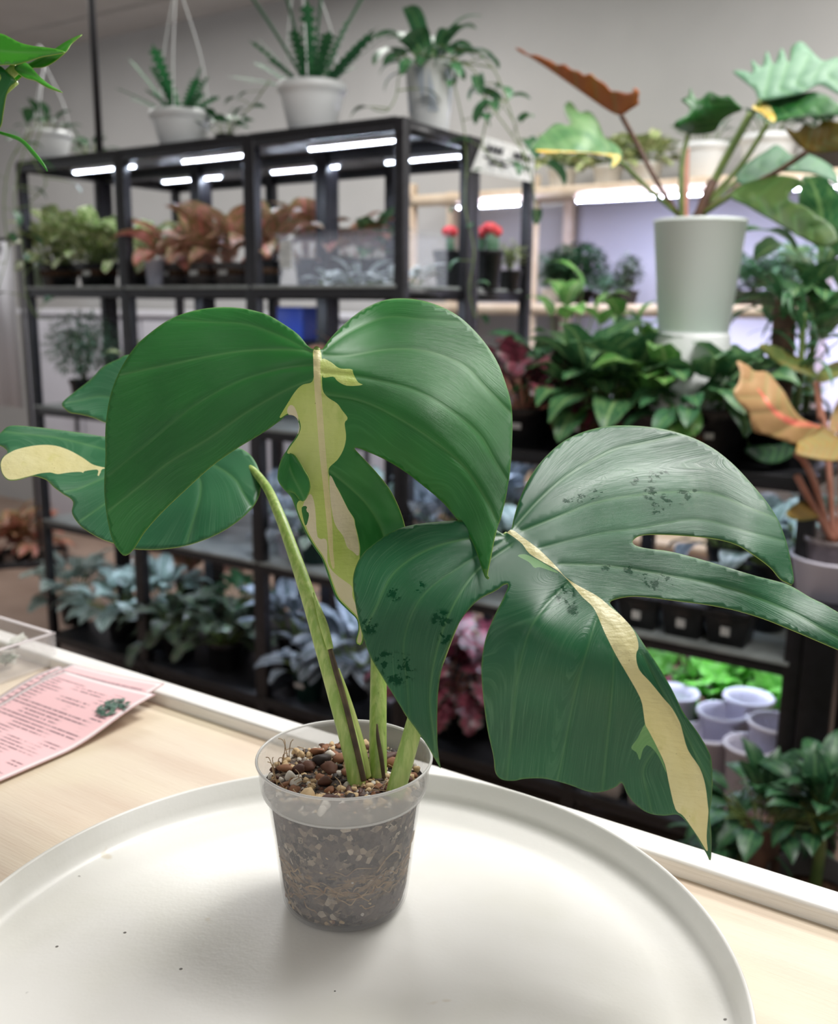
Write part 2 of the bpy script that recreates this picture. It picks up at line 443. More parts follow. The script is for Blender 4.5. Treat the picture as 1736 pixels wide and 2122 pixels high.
def monstera_mat(name, dark, light, streak, rough=0.36, trans=0.14, wetc=(10, 62, 38)):
    t = NT(name); co = t.obj()
    tf, rr, ve, we, ed = t.attr('tf'), t.attr('rr'), t.attr('vein'), t.attr('wet'), t.attr('edge')
    sv = t.n('ShaderNodeCombineXYZ', {0: t.math('MULTIPLY', tf, 26.0), 1: t.math('MULTIPLY', rr, 9.0), 2: 0.0}).outputs[0]
    sv2 = t.n('ShaderNodeCombineXYZ', {0: t.math('MULTIPLY', tf, 110.0), 1: t.math('MULTIPLY', rr, 14.0), 2: 3.0}).outputs[0]
    s1 = t.noise(sv, 1.0, 2, 0.55); s2 = t.noise(sv2, 1.0, 1, 0.5)
    c = t.mix(t.step(t.noise(co, 16, 2), 0.3, 0.7), lin(dark), lin(light))
    fade = t.step(rr, 0.05, 0.24)
    c = t.mix(t.math('MULTIPLY', t.math('MULTIPLY', t.step(s1, 0.45, 0.75), 0.42), fade), c, lin(streak))
    c = t.mix(t.math('MULTIPLY', t.math('MULTIPLY', t.step(s2, 0.62, 0.8), 0.35), fade), c, lin(streak))
    c = t.mix(t.math('MULTIPLY', ve, 0.30), c, lin((120, 172, 104)))
    sp = t.math('MULTIPLY', t.step(t.noise(co, 210, 3, 0.65), 0.50, 0.56), t.step(we, 0.12, 0.4))
    sp = t.math('MAXIMUM', sp, t.math('MULTIPLY', t.step(t.noise(co, 90, 2, 0.6), 0.58, 0.62), t.step(we, 0.35, 0.7)))
    c = t.mix(t.math('MULTIPLY', sp, 0.85), c, lin(wetc))
    c = t.mix(t.math('MULTIPLY', t.step(ed, 0.62, 0.95), 0.35), c, lin((120, 160, 66)))
    h = t.math('ADD', t.math('MULTIPLY', s1, 0.55), t.math('MULTIPLY', s2, 0.22))
    h = t.math('MULTIPLY', h, fade)
    t.bump(h, 0.0011, 0.42)
    ro = t.math('SUBTRACT', rough, t.math('MULTIPLY', sp, rough*0.42))
    ro = t.math('ADD', ro, t.math('MULTIPLY', s1, 0.10))
    glint_mask = t.math('MULTIPLY', t.step(t.noise(sv2, 3.0, 3, 0.7), 0.60, 0.66), t.step(t.attr('fleck'), 0.2, 0.7))
    c = t.mix(t.math('MULTIPLY', glint_mask, 0.8), c, lin((206, 218, 192)))  # specular sparkle painted as pale colour
    t.done(Base_Color=c, Roughness=ro, Specular_IOR_Level=t.math('SUBTRACT', 0.5, t.math('MULTIPLY', sp, 0.38)))
    tl = t.n('ShaderNodeBsdfTranslucent', {'Color': t.mix(0.5, c, lin((60, 150, 30)))})
    mx = t.n('ShaderNodeMixShader', {0: trans, 1: t.b.outputs[0], 2: tl.outputs[0]})
    t.t.links.new(mx.outputs[0], t.out.inputs[0]); return t.mat
def cream_mat(name, c1, c2, c3, trans=0.2):
    t = NT(name); co = t.obj()
    v = t.n('ShaderNodeVectorMath', {0: co, 1: (1, 1, 0.45)}, operation='MULTIPLY').outputs[0]
    c = t.mix(t.step(t.noise(v, 30, 4), 0.35, 0.65), lin(c1), lin(c2))
    c = t.mix(t.math('MULTIPLY', t.step(t.noise(v, 95, 4), 0.55, 0.75), 0.5), c, lin(c3))
    c = t.mix(t.math('MULTIPLY', t.step(t.noise(co, 300, 2), 0.74, 0.78), 0.5), c, lin((120, 104, 60)))
    wv_ = t.n('ShaderNodeVectorMath', {0: co, 1: (60, 60, 260)}, operation='MULTIPLY').outputs[0]
    t.bump(t.math('ADD', t.noise(co, 150, 4), t.noise(wv_, 1.0, 3)), 0.0012, 0.6)
    t.done(Base_Color=c, Roughness=0.42)
    tl = t.n('ShaderNodeBsdfTranslucent', {'Color': c})
    mx = t.n('ShaderNodeMixShader', {0: trans, 1: t.b.outputs[0], 2: tl.outputs[0]})
    t.t.links.new(mx.outputs[0], t.out.inputs[0]); return t.mat
GA = monstera_mat('leaf_green', (24, 104, 38), (36, 122, 46), (70, 146, 76), 0.40)
GB = monstera_mat('leaf_green_deep', (25, 88, 54), (37, 106, 66), (92, 142, 102), 0.35)
GC = monstera_mat('leaf_green_cool', (40, 102, 66), (54, 120, 78), (100, 152, 112), 0.38)
CRM = cream_mat('leaf_cream', (226, 218, 160), (232, 226, 176), (206, 204, 120))
LIM = cream_mat('leaf_lime', (192, 212, 108), (214, 226, 142), (164, 198, 84))
IVO = cream_mat('leaf_ivory', (232, 224, 194), (224, 216, 176), (240, 236, 210))
PGR = monstera_mat('leaf_pale_green', (104, 156, 92), (120, 166, 104), (140, 180, 120), 0.4)
RIM = pmat('leaf_margin', (150, 178, 78), None, rough=0.45)
def pet_mat():
    t = NT('petiole_green'); co = t.obj()
    v = t.n('ShaderNodeVectorMath', {0: co, 1: (90, 90, 9)}, operation='MULTIPLY').outputs[0]
    c = t.mix(t.step(t.noise(v, 3, 3), 0.35, 0.7), lin((146, 178, 86)), lin((184, 202, 122)))
    c = t.mix(t.math('MULTIPLY', t.step(t.noise(v, 1.2, 4, 0.7), 0.66, 0.74), 0.55), c, lin((70, 84, 40)))
    return t.done(Base_Color=c, Roughness=0.38)
PET = pet_mat(); SHE = pmat('sheath_dry', (62, 48, 36), (92, 78, 52), 60, 0.6); SHG = pmat('sheath_pale', (186, 196, 122), (160, 184, 92), 40, 0.45)

POTX, POTY = -0.0455, 0.5720
plant = thing('potted_monstera', 'variegated monstera with cream-streaked split leaves in a clear nursery pot on the round tray', 'potted plant', (POTX, POTY, TZ))
def ptube(name, pts, mat, parent, n=12, label=None, flat=None):
    """tube through (x, y, distance, radius in pixels) points"""
    c = crom(pts, 8); P = [at(p[0], p[1], p[2]) for p in c]; r = [p[3]*p[2]/FPX for p in c]
    base = P[0].copy(); m = MB().tube([p-base for p in P], r, n)
    o = m.build(name, mat, parent); o.location = base-(parent.location if parent else Vector()); 
    if label: o['label'] = label
    return o

# leaf over the pot
zA = Zc(180, 600, 1.9289)
A_out = zA([(918,242),(903,238),(880,222),(845,180),(790,140),(720,100),(640,78),(560,70),(470,76),(390,95),(320,125),(250,175),(195,225),(150,290),(115,360),(92,430),(78,510),(73,580),(74,660),(70,740),(70,820),(80,910),(98,990),(120,1035),(150,1064),(185,1040),(230,970),(300,890),(400,795),(500,705),(600,635),(700,575),(775,522),(788,508),(805,501),(828,505),(843,525),(848,555),(835,590),(812,620),(797,645),(785,662),(772,690),(764,730),(764,765),(790,802),(815,828),(832,870),(852,925),(880,985),(910,1035),(938,1075),(955,1120),(975,1180),(998,1235),(1040,1280),(1078,1318),(1084,1360),(1074,1402),(1082,1420),(1102,1414),(1110,1340),(1116,1240),(1124,1150),(1150,1100),(1200,1075),(1250,1060),(1282,1015),(1268,940),(1245,870),(1210,800),(1160,735),(1110,680),(1068,632),(1120,648),(1200,685),(1280,735),(1350,790),(1420,850),(1480,920),(1530,990),(1560,1060),(1578,1115),(1590,1148),(1600,1159),(1608,1154),(1600,1138),(1612,1080),(1632,980),(1660,890),(1680,800),(1695,690),(1700,590),(1700,500),(1690,430),(1665,350),(1640,290),(1600,225),(1550,165),(1490,110),(1420,70),(1340,44),(1260,35),(1190,42),(1120,70),(1060,110),(1000,165),(965,205),(943,236),(932,240)])
A_lime = zA([(904,244),(932,240),(940,300),(941,395),(962,430),(1000,455),(1018,480),(1043,515),(1030,532),(1036,590),(1025,640),(1000,682),(966,716),(975,760),(1000,792),(1020,830),(1045,880),(1068,915),(1072,940),(1082,980),(1092,1035),(1090,1080),(1104,1150),(1112,1240),(1106,1340),(1098,1412),(1080,1416),(1078,1400),(1088,1360),(1082,1316),(1044,1276),(1004,1232),(982,1180),(962,1120),(942,1070),(914,1030),(884,980),(856,920),(838,866),(850,842),(868,845),(890,800),(886,752),(852,692),(830,662),(800,655),(804,642),(820,618),(842,588),(854,555),(849,522),(832,500),(806,495),(790,503),(772,515),(772,505),(800,458),(832,408),(862,380),(903,366),(906,300)])
A_patch = zA([(939,277),(975,290),(1010,315),(1058,318),(1064,335),(1083,370),(1103,381),(1040,385),(1000,365),(985,348),(945,352),(940,330)])
A_ivoR = zA([(972,742),(1000,795),(1020,832),(1045,882),(1066,918),(1070,940),(1080,985),(1088,1036),(1084,1066),(1062,1046),(1040,1030),(1024,985),(990,935),(972,830)])
A_ivoL = zA([(862,868),(893,815),(912,872),(922,990),(958,1000),(962,1090),(990,1134),(1040,1172),(1060,1190),(1062,1230),(1086,1290),(1098,1400),(1082,1412),(1082,1396),(1092,1360),(1086,1314),(1048,1272),(1008,1228),(986,1176),(966,1116),(946,1066),(918,1026),(888,975),(872,930)])
A_ivoE = zA([(806,500),(830,506),(844,524),(851,555),(842,580),(846,520),(830,470),(812,462),(800,480)])
A_rib = zA([(906,246),(930,243),(934,370),(942,480),(952,620),(966,780),(980,930),(984,1040),(990,1110),(980,1112),(968,1050),(958,930),(944,790),(928,640),(918,500),(908,380)])
A_spot = zA([(858,872),(880,866),(876,884),(888,898),(876,945),(866,922)])
ctrlA = [(655,722,.606),(640,900,.600),(680,1050,.606),(720,1200,.622),(745,1330,.640),
  (480,640,.650),(330,690,.640),(235,800,.628),(218,980,.606),(252,1148,.578),(420,1000,.588),(560,880,.594),(480,800,.603),(350,880,.602),
  (770,640,.650),(860,622,.654),(990,700,.634),(1058,870,.604),(1040,1030,.580),(1005,1196,.556),(920,1000,.585),(800,800,.598),(900,850,.590),(760,940,.604),(830,1080,.622)]
veinA = [zA([(905,250),(800,240),(640,244),(500,265),(330,300)]), zA([(905,360),(800,400),(640,490),(480,600),(330,690),(230,770)]),
  zA([(935,262),(1040,265),(1200,240),(1350,245),(1500,300),(1600,400)]), zA([(945,418),(1080,440),(1200,490),(1350,580),(1500,700),(1590,830),(1640,930)]),
  zA([(970,725),(1050,790),(1120,860),(1170,940),(1200,1020)]), zA([(905,255),(780,190),(640,140),(500,130)]), zA([(938,250),(1050,170),(1200,110),(1350,120)]), zA([(905,300),(760,320),(600,370),(420,470),(250,610)]),
  zA([(940,330),(1150,360),(1350,420),(1550,560),(1640,700)])]
leafA = traced('leaf', A_out, ctrlA, [GA, LIM, IVO, CRM, RIM], plant,
  patches=[(A_lime, 1), (A_patch, 1), (A_ivoR, 2), (A_ivoL, 2), (A_ivoE, 2), (A_rib, 3), (A_spot, 0)], veins=veinA,
  midrib=zA([(918,250),(925,480),(937,640),(955,790),(970,930),(980,1090)]), grid=10, rimmat=4, wave=0.0012, label='large green heart-shaped leaf with a lime and cream streak down its middle')
# small green flap curled over the cream half
flap = zA([(792,656),(812,654),(832,663),(852,692),(872,728),(886,752),(893,790),(884,820),(868,846),(850,842),(828,815),(796,804),(764,766),(763,728),(772,690)])
traced('leaf_flap', flap, [(600,940,.598),(640,1030,.590),(580,985,.600),(640,980,.588),(610,1015,.594)], [GA, RIM], plant, grid=9, rimmat=1,
  veins=[zA([(795,670),(820,740),(850,800)])], midrib=zA([(800,660),(830,740),(865,835)]), label='small dark green flap on the cream part of the leaf')

# right leaf
zB = Zc(700, 850, 1.67568)
B_out = zB([(604,408),(612,370),(630,310),(660,245),(700,185),(760,125),(820,88),(900,62),(980,53),(1070,57),(1150,70),(1230,95),(1290,125),(1340,160),(1390,205),(1440,260),(1490,320),(1530,385),(1555,450),(1572,520),(1583,585),(1578,606),(1562,600),(1535,585),(1500,545),(1440,500),(1380,465),(1300,445),(1200,435),(1100,431),(1050,435),(1030,446),(1022,458),(1036,471),(1080,481),(1150,490),(1250,515),(1350,545),(1450,575),(1560,605),(1640,650),(1700,680),(1790,740),(1840,810),(1850,870),(1800,858),(1736,832),(1650,795),(1580,765),(1480,725),(1380,695),(1280,675),(1180,662),(1090,650),(1020,646),(970,654),(944,666),(955,685),(985,715),(1030,765),(1080,840),(1120,900),(1160,970),(1200,1050),(1250,1120),(1285,1180),(1298,1220),(1300,1290),(1298,1350),(1290,1400),(1295,1450),(1297,1500),(1296,1550),(1291,1566),(1280,1542),(1255,1500),(1228,1452),(1192,1412),(1172,1404),(1130,1408),(1080,1400),(1040,1375),(1005,1335),(986,1294),(965,1308),(920,1325),(870,1325),(800,1300),(720,1280),(650,1280),(610,1287),(570,1283),(548,1260),(540,1200),(520,1110),(505,1000),(498,900),(505,830),(520,770),(545,710),(575,650),(592,606),(575,606),(550,625),(500,650),(465,680),(420,740),(390,810),(365,880),(350,960),(345,1050),(345,1150),(352,1215),(358,1246),(345,1226),(320,1180),(280,1120),(240,1065),(190,985),(150,920),(110,850),(80,760),(62,680),(52,600),(60,550),(85,500),(130,460),(190,420),(260,398),(340,388),(430,382),(480,385),(530,403),(560,422),(578,430),(592,420)])
B_crm = zB([(584,424),(606,416),(640,440),(700,485),(760,545),(790,580),(832,608),(900,645),(945,682),(990,720),(1030,770),(1044,820),(1035,850),(1045,900),(1085,945),(1130,1000),(1160,1035),(1185,1080),(1195,1110),(1215,1180),(1255,1240),(1275,1300),(1284,1370),(1286,1400),(1280,1480),(1284,1530),(1276,1525),(1250,1482),(1200,1410),(1172,1386),(1150,1300),(1135,1230),(1105,1165),(1070,1100),(1062,1060),(1050,1000),(1000,910),(965,850),(925,770),(890,690),(850,650),(820,615),(770,562),(720,532),(665,498),(640,465),(604,436)])
B_pg1 = zB([(624,506),(640,500),(664,505),(720,535),(768,566),(745,560),(700,545),(682,548),(664,528)])
B_pg2 = zB([(1062,1096),(1072,1102),(1107,1168),(1130,1222),(1140,1260),(1112,1200),(1080,1165),(1060,1176),(1048,1216),(1038,1190),(1018,1172),(1040,1140)])
ctrlB = [(1050,1104,.585),(1070,1000,.612),(1130,920,.640),(1270,885,.660),(1420,900,.655),(1560,990,.625),(1640,1190,.575),(1450,1030,.615),(1250,1030,.610),(1180,1120,.585),(1320,1130,.582),(1550,1150,.565),
  (1320,1200,.568),(1500,1220,.560),(1700,1280,.548),(1790,1360,.540),(1262,1240,.556),
  (1160,1240,.556),(1120,1290,.540),(1020,1300,.545),(1000,1400,.545),(1040,1600,.572),(1180,1450,.538),(1260,1620,.558),(1300,1400,.530),(1400,1480,.530),(1440,1600,.532),(1472,1780,.548),(1380,1680,.542),
  (960,1080,.582),(850,1095,.590),(760,1150,.580),(735,1240,.560),(790,1380,.545),(905,1590,.548),(900,1400,.542),(860,1250,.548),(1000,1180,.565)]
veinB = [zB([(640,420),(760,372),(880,325),(1000,300),(1150,285),(1300,290),(1430,340)]), zB([(615,405),(700,310),(800,225),(950,140),(1080,110)]),
  zB([(770,535),(900,538),(1000,550),(1150,575),(1350,615),(1550,690),(1700,770)]), zB([(580,435),(430,450),(300,490),(190,570),(130,690)]),
  zB([(600,470),(480,560),(390,700),(340,850),(320,1000),(335,1150)]), zB([(800,600),(720,680),(660,780),(620,950),(600,1150)]), zB([(900,720),(860,850),(820,1000),(780,1200)]),
  zB([(1100,1180),(1060,1250),(1080,1350)]), zB([(700,480),(900,430),(1050,410),(1250,380),(1450,430)]), zB([(585,450),(430,540),(290,650),(230,800),(240,950)]), zB([(1060,850),(1140,1000),(1220,1150),(1280,1280)]), zB([(960,830),(950,1000),(930,1200)])]
wetsB = [zB([(x, y)])[0]+(r_, .85) for x, y, r_ in ((800,318,7),(840,302,8),(885,290,8),(915,285,6),(1030,245,6),(1090,232,8),(1130,225,7),(1085,290,10),(1140,312,10),(1200,302,11),(1235,290,8),(1110,340,10),(930,545,7),(1010,555,7),(1060,582,9),(1100,602,11),(1150,600,9),(1140,580,8))] + [zB([(790,640)])[0]+(14,.8), zB([(820,690)])[0]+(10,.8),
  zB([(110,750)])[0]+(12,.8), zB([(280,610)])[0]+(10,.7), zB([(360,730)])[0]+(14,.9), zB([(370,790)])[0]+(9,.9), zB([(210,900)])[0]+(22,.9), zB([(160,870)])[0]+(14,.8), zB([(195,640)])[0]+(10,.8)]
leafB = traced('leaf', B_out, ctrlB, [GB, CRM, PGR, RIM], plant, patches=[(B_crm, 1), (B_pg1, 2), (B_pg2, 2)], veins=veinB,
  midrib=zB([(596,424),(700,500),(820,605),(940,720),(1020,850),(1090,1000),(1150,1120),(1210,1290),(1250,1420),(1285,1550)]), grid=10, rimmat=3, wets=wetsB, wave=0.0012, painted_glints=[(1470, 985, 34, 1), (1440, 1030, 24, 1), (1250, 1075, 18, .6), (1270, 1225, 26, .8), (1530, 1185, 24, .9), (1620, 1215, 26, 1), (1075, 1103, 12, 1)],  # spots where pale glints are painted on the blade
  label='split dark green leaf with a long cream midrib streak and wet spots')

# left leaf behind
zC = Zc(0, 500, 2.89333)
C_out = zC([(-60,1180),(0,1150),(60,1106),(200,1112),(350,1130),(500,1150),(640,1172),(740,1165),(815,1140),(800,1105),(720,1105),(630,1086),(560,1056),(480,1036),(420,1026),(388,1000),(372,968),(450,900),(540,830),(620,750),(700,710),(770,680),(900,690),(1020,780),(1150,950),(1280,1130),(1400,1225),(1450,1245),(1500,1280),(1540,1340),(1565,1420),(1560,1500),(1530,1570),(1470,1640),(1380,1710),(1270,1770),(1130,1820),(980,1845),(860,1848),(780,1840),(700,1815),(600,1780),(500,1720),(450,1665),(430,1620),(438,1580),(436,1556),(415,1535),(380,1515),(320,1470),(280,1430),(200,1405),(140,1420),(100,1430),(48,1430),(14,1395),(0,1340),(15,1295),(45,1270),(40,1252),(5,1225),(-60,1215)])
C_crm = zC([(16,1392),(4,1340),(19,1297),(60,1266),(120,1242),(230,1222),(330,1225),(420,1255),(500,1300),(560,1340),(640,1360),(610,1366),(600,1395),(584,1405),(590,1372),(560,1370),(500,1380),(505,1392),(480,1382),(400,1388),(345,1396),(300,1386),(240,1392),(200,1402),(140,1417),(100,1427),(50,1427)])
ctrlC = [(0,900,.690),(100,900,.705),(220,920,.715),(0,975,.665),(80,985,.668),(215,970,.690),(100,995,.666),(330,950,.705),(150,1060,.655),(200,1110,.650),(300,1136,.652),(420,1110,.655),(540,1000,.690),(500,930,.715),(400,1020,.680),(280,1040,.672),(130,838,.735),(265,735,.770),(220,850,.745),(350,800,.765)]
veinC = [zC([(1000,1310),(800,1450),(650,1560),(520,1650)]), zC([(1020,1300),(1180,1400),(1200,1520),(1150,1700)]), zC([(1030,1290),(1250,1330),(1400,1420),(1470,1530)]), zC([(900,1310),(640,1250),(350,1180),(100,1150)]), zC([(800,1340),(620,1420),(480,1480),(400,1500)]), zC([(950,1200),(800,1000),(620,930),(450,960)])]
leafC = traced('leaf', C_out, ctrlC, [GC, CRM, RIM], plant, patches=[(C_crm, 1)], veins=veinC, midrib=zC([(1000,1300),(800,1340),(640,1358),(400,1360),(220,1350),(100,1370),(30,1400)]), grid=11, rimmat=2, wave=0.0015,
  label='green leaf with a half cream tip reaching over the counter')

# petioles
def petiole(pts, label, **k): return ptube('petiole', pts, PET, plant, 14, label)
petiole([(740,1640,.612,21),(737,1600,.612,20),(722,1530,.612,20),(700,1450,.614,19),(672,1350,.620,18),(640,1240,.630,16),(606,1140,.646,13),(576,1060,.662,11),(546,1000,.686,9),(500,960,.712,8),(420,945,.722,7),(345,950,.712,6)], 'long pale green petiole leaning left')
petiole([(783,1640,.622,20),(783,1600,.622,19),(783,1500,.626,18),(784,1400,.632,17),(782,1300,.640,15),(760,1150,.648,13),(725,1000,.642,11),(690,850,.630,9),(660,740,.612,8),(656,724,.608,7)], 'upright pale green petiole with dark streaks')
petiole([(816,1655,.596,20),(828,1610,.596,20),(848,1540,.596,19),(868,1470,.598,18),(900,1380,.602,16),(960,1240,.606,12),(1020,1140,.602,9),(1050,1108,.592,7)], 'short thick petiole leaning right')
ptube('sheath', [(757,1612,.616,13),(745,1560,.616,15),(728,1490,.617,12),(712,1430,.619,8),(700,1385,.621,3)], SHG, plant, 10, 'pale yellow-green leaf sheath')
ptube('dry_sheath', [(754,1618,.606,6),(737,1545,.606,6),(716,1460,.607,6),(696,1390,.610,6),(684,1345,.613,5),(678,1322,.616,2)], SHE, plant, 8, 'dark brown dried strip of sheath')
ptube('sheath', [(684,1345,.612,7),(672,1300,.616,9),(660,1262,.621,6),(650,1228,.626,2)], PET, plant, 10, 'green sheath wing')
ptube('dark_streak', [(795,1612,.6135,4),(790,1570,.6135,5),(783,1530,.6145,4),(781,1500,.6165,1.5)], SHE, plant, 6, 'dark streak on the petiole')

# pot, soil and its pieces
POTM = glass_mix('clear_nursery_plastic', (208, 206, 206), 0.18, 0.28)
p = MB()
RO_, H = 0.0555, 0.0995
p.lathe([(0.0005, 0.0016), (0.036, 0.0012), (0.0385, 0.0018), (0.0402, 0.005), (0.0412, 0.012), (0.0487, 0.0765), (0.0490, 0.0785), (0.0520, 0.0795), (0.0527, 0.0815), (0.0543, 0.0965), (0.0552, 0.0985), (0.0555, 0.0993), (0.0550, 0.0999), (0.0540, 0.0995), (0.0532, 0.0960), (0.0517, 0.0810), (0.0480, 0.0765), (0.0404, 0.0125), (0.0390, 0.005), (0.0005, 0.0035)], 96)
pot = p.build('nursery_pot', [POTM, glass_mix('clear_lip_plastic', (230, 229, 227), 0.34, 0.25)], plant); pot['label'] = 'frosted clear plastic nursery pot'
for f_ in pot.data.polygons:
    if f_.center.z > .0775: f_.material_index = 1
MB().tube([(.0549*math.cos(2*PI*k/72), .0549*math.sin(2*PI*k/72), .0991) for k in range(73)], .0009, 8, cap=False).build('rolled_rim', glass_mix('rim_plastic', (236, 235, 232), 0.7, 0.25), pot)
MB().tube([(.0510*math.cos(2*PI*k/72), .0510*math.sin(2*PI*k/72), .0789) for k in range(73)], .0007, 6, cap=False).build('step_ring', glass_mix('ring_plastic', (236, 235, 232), 0.45, 0.25), pot)
def soil_side():
    t = NT('soil_mix'); co = t.obj()
    vo = t.n('ShaderNodeTexVoronoi', {'Vector': co, 'Scale': 260.0})
    cc = t.ramp(t.n('ShaderNodeSeparateColor', {0: vo.outputs['Color']}).outputs[0], [(0, lin((36, 30, 28))), (0.35, lin((76, 64, 58))), (0.6, lin((112, 96, 84))), (0.85, lin((170, 152, 130))), (1, lin((214, 200, 180)))])
    c = t.mix(t.step(t.noise(co, 38, 4), 0.4, 0.62), cc, lin((104, 93, 89)))
    c = t.mix(t.step(t.noise(co, 95, 5, 0.75), 0.54, 0.60), c, lin((18, 16, 17)))
    rt_ = t.n('ShaderNodeVectorMath', {0: co, 1: (60, 60, 190)}, operation='MULTIPLY').outputs[0]
    z = t.n('ShaderNodeSeparateXYZ', {0: co}).outputs[2]
    band = t.math('MULTIPLY', t.step(z, 0.018, 0.03), t.math('SUBTRACT', 1.0, t.step(z, 0.034, 0.05)))
    c = t.mix(t.math('MULTIPLY', t.math('MULTIPLY', t.step(t.noise(rt_, 1.5, 5, 0.7), 0.46, 0.56), band), 0.75), c, lin((178, 146, 104)))
    t.bump(vo.outputs['Distance'], 0.002)
    return t.done(Base_Color=c, Roughness=0.9, Specular_IOR_Level=0.2)
s = MB(); ZS = 0.0855
s.lathe([(0.0005, 0.0045), (0.0375, 0.0048), (0.0395, 0.0125), (0.0462, 0.0700), (0.0478, 0.0775), (0.0503, 0.0815), (0.0508, ZS-0.004), (0.046, ZS-0.001), (0.03, ZS+0.001), (0.012, ZS), (0.0005, ZS)], 64)
soil = s.build('soil', soil_side(), plant)
pebm = [pmat('pumice_cream', (224, 202, 164), (196, 160, 116), 300, 0.85), pmat('bark_brown', (104, 66, 48), (76, 46, 34), 200, 0.75), pmat('clay_ball', (92, 58, 46), (72, 44, 38), 250, 0.6),
        pmat('perlite_white', (228, 222, 212), (206, 198, 186), 300, 0.9), pmat('bark_black', (34, 28, 28), (58, 46, 42), 200, 0.6), pmat('bark_orange', (154, 106, 74), (116, 74, 50), 220, 0.7)]
pebs = []
for k in range(12):
    bm = bmesh.new(); bmesh.ops.create_icosphere(bm, subdivisions=2, radius=1); rr_ = random.Random(k)
    for v in bm.verts:
        n_ = 1+0.16*math.sin(v.co.x*3.1+k*2)+0.14*math.sin(v.co.y*4.3+k)+0.12*math.sin(v.co.z*3.7+k*3); v.co *= n_
        if k % 3 == 1: v.co.z *= 0.55
        if k % 3 == 2: v.co.x *= 1.35; v.co.z *= 0.7
    me = bpy.data.meshes.new('pebble'); bm.to_mesh(me); bm.free(); me.materials.append(pebm[k % 6])
    me.polygons.foreach_set('use_smooth', [True]*len(me.polygons)); pebs.append(me)
rp = random.Random(3); placed = []
def pebble(me, x, y, r, dz=0.0):
    o = link('bark_chip' if me.materials[0].name.startswith('bark') else 'pebble', me, soil)
    o.location = (x, y, ZS+r*0.25+dz); o.rotation_euler = (rp.uniform(-.5, .5), rp.uniform(-.5, .5), rp.uniform(0, 6.3)); o.scale = (r, r, r)
big = [(-.006, -.036, .0062, 2), (-.020, -.033, .0058, 0), (.002, -.045, .0056, 1), (-.024, .008, .0070, 1), (-.016, .016, .0078, 4), (-.010, .006, .0072, 1), (-.011, -.012, .0060, 1), (-.030, .004, .0048, 2), (.006, -.033, .0046, 4), (.010, -.042, .0042, 1),
  (-.034, -.004, .0042, 3), (-.029, -.013, .0040, 3), (-.008, -.040, .0040, 3), (-.013, -.035, .0044, 0), (-.039, .006, .0046, 5), (-.004, .020, .0056, 5), (-.012, .026, .0040, 3), (.036, .006, .0068, 1), (.031, .014, .0052, 5), (.040, -.008, .0050, 1), (.033, -.018, .0048, 5), (.027, .022, .0050, 2), (.002, .030, .0050, 0), (-.020, .030, .0050, 5)]
for x, y, r, c in big:
    cand = [m for i, m in enumerate(pebs) if i % 6 == c]; pebble(rp.choice(cand), x, y, r*.82, 0.0015); placed.append((x, y, r))
tries = 0
while len(placed) < 215 and tries < 9000:
    tries += 1
    a, q = rp.uniform(0, 2*PI), 0.0475*math.sqrt(rp.random()); r = rp.choice([.0016, .002, .0022, .0026, .003])
    x, y = q*math.cos(a), q*math.sin(a)
    if any((x-u_)**2+(y-v_)**2 < (0.72*(r+r2))**2 for u_, v_, r2 in placed): continue
    pebble(pebs[rp.choice([0, 0, 6, 3, 9, 1, 7, 5, 11, 0, 2, 4])], x, y, r); placed.append((x, y, r))
for k in range(84):                                   # pieces pressed against the clear wall
    a = rp.uniform(-PI-.1, .1); z = rp.uniform(.006, .075)**1.0 if k > 40 else rp.uniform(.006, .024); r = rp.uniform(.0011, .0022); rad = .0398+(z-.0125)*.1165-r*1.15
    me_ = pebs[rp.choice([0, 3, 4, 6, 4, 1, 10, 5])]; o = link('bark_chip' if me_.materials[0].name.startswith('bark') else 'pebble', me_, soil)
    o.location = (rad*math.cos(a), rad*math.sin(a), z); o.rotation_euler = (rp.uniform(0, 6), rp.uniform(0, 6), rp.uniform(0, 6)); o.scale = (r, r, r)
# grit under the larger pieces, and fine roots
g = MB()
for k in range(420):
    a, q = rp.uniform(0, 2*PI), 0.049*math.sqrt(rp.random()); r = rp.uniform(.0007, .0014); x, y = q*math.cos(a), q*math.sin(a); z = ZS+0.0008
    g.add([(x+r, y, z), (x, y+r, z), (x-r, y, z), (x, y-r, z), (x, y, z+r*1.2)], [(0, 1, 4), (1, 2, 4), (2, 3, 4), (3, 0, 4)], rp.choice([0, 1, 2]))
gr = g.build('grit', [pebm[0], pebm[1], pebm[3]], soil, False); gr['kind'] = 'stuff'
rootm = pmat('dry_root', (190, 164, 130), (150, 120, 90), 200, 0.8)
for k in range(34):
    a = rp.uniform(0, 2*PI); q = rp.uniform(.025, .048); x, y = q*math.cos(a), q*math.sin(a); L = rp.uniform(.008, .02); b = rp.uniform(0, 6.3); lift = rp.uniform(0, .004) if k > 9 else rp.uniform(.006, .013)
    if k <= 9: a = rp.uniform(2.3, 3.6); x, y = .044*math.cos(a), .044*math.sin(a); L *= .4
    pts = [(x, y, ZS+.002), (x+L*.4*math.cos(b), y+L*.4*math.sin(b), ZS+.004+lift*.7), (x+L*math.cos(b+.5)*.9, y+L*.9*math.sin(b+.5), ZS+.003+lift)]
    pts = [p_ if math.hypot(p_[0], p_[1]) < .05 else (p_[0]*.049/math.hypot(p_[0], p_[1]), p_[1]*.049/math.hypot(p_[0], p_[1]), p_[2]) for p_ in pts]
    MB().tube(crom(pts, 4), .00028, 5).build('root', rootm, soil)
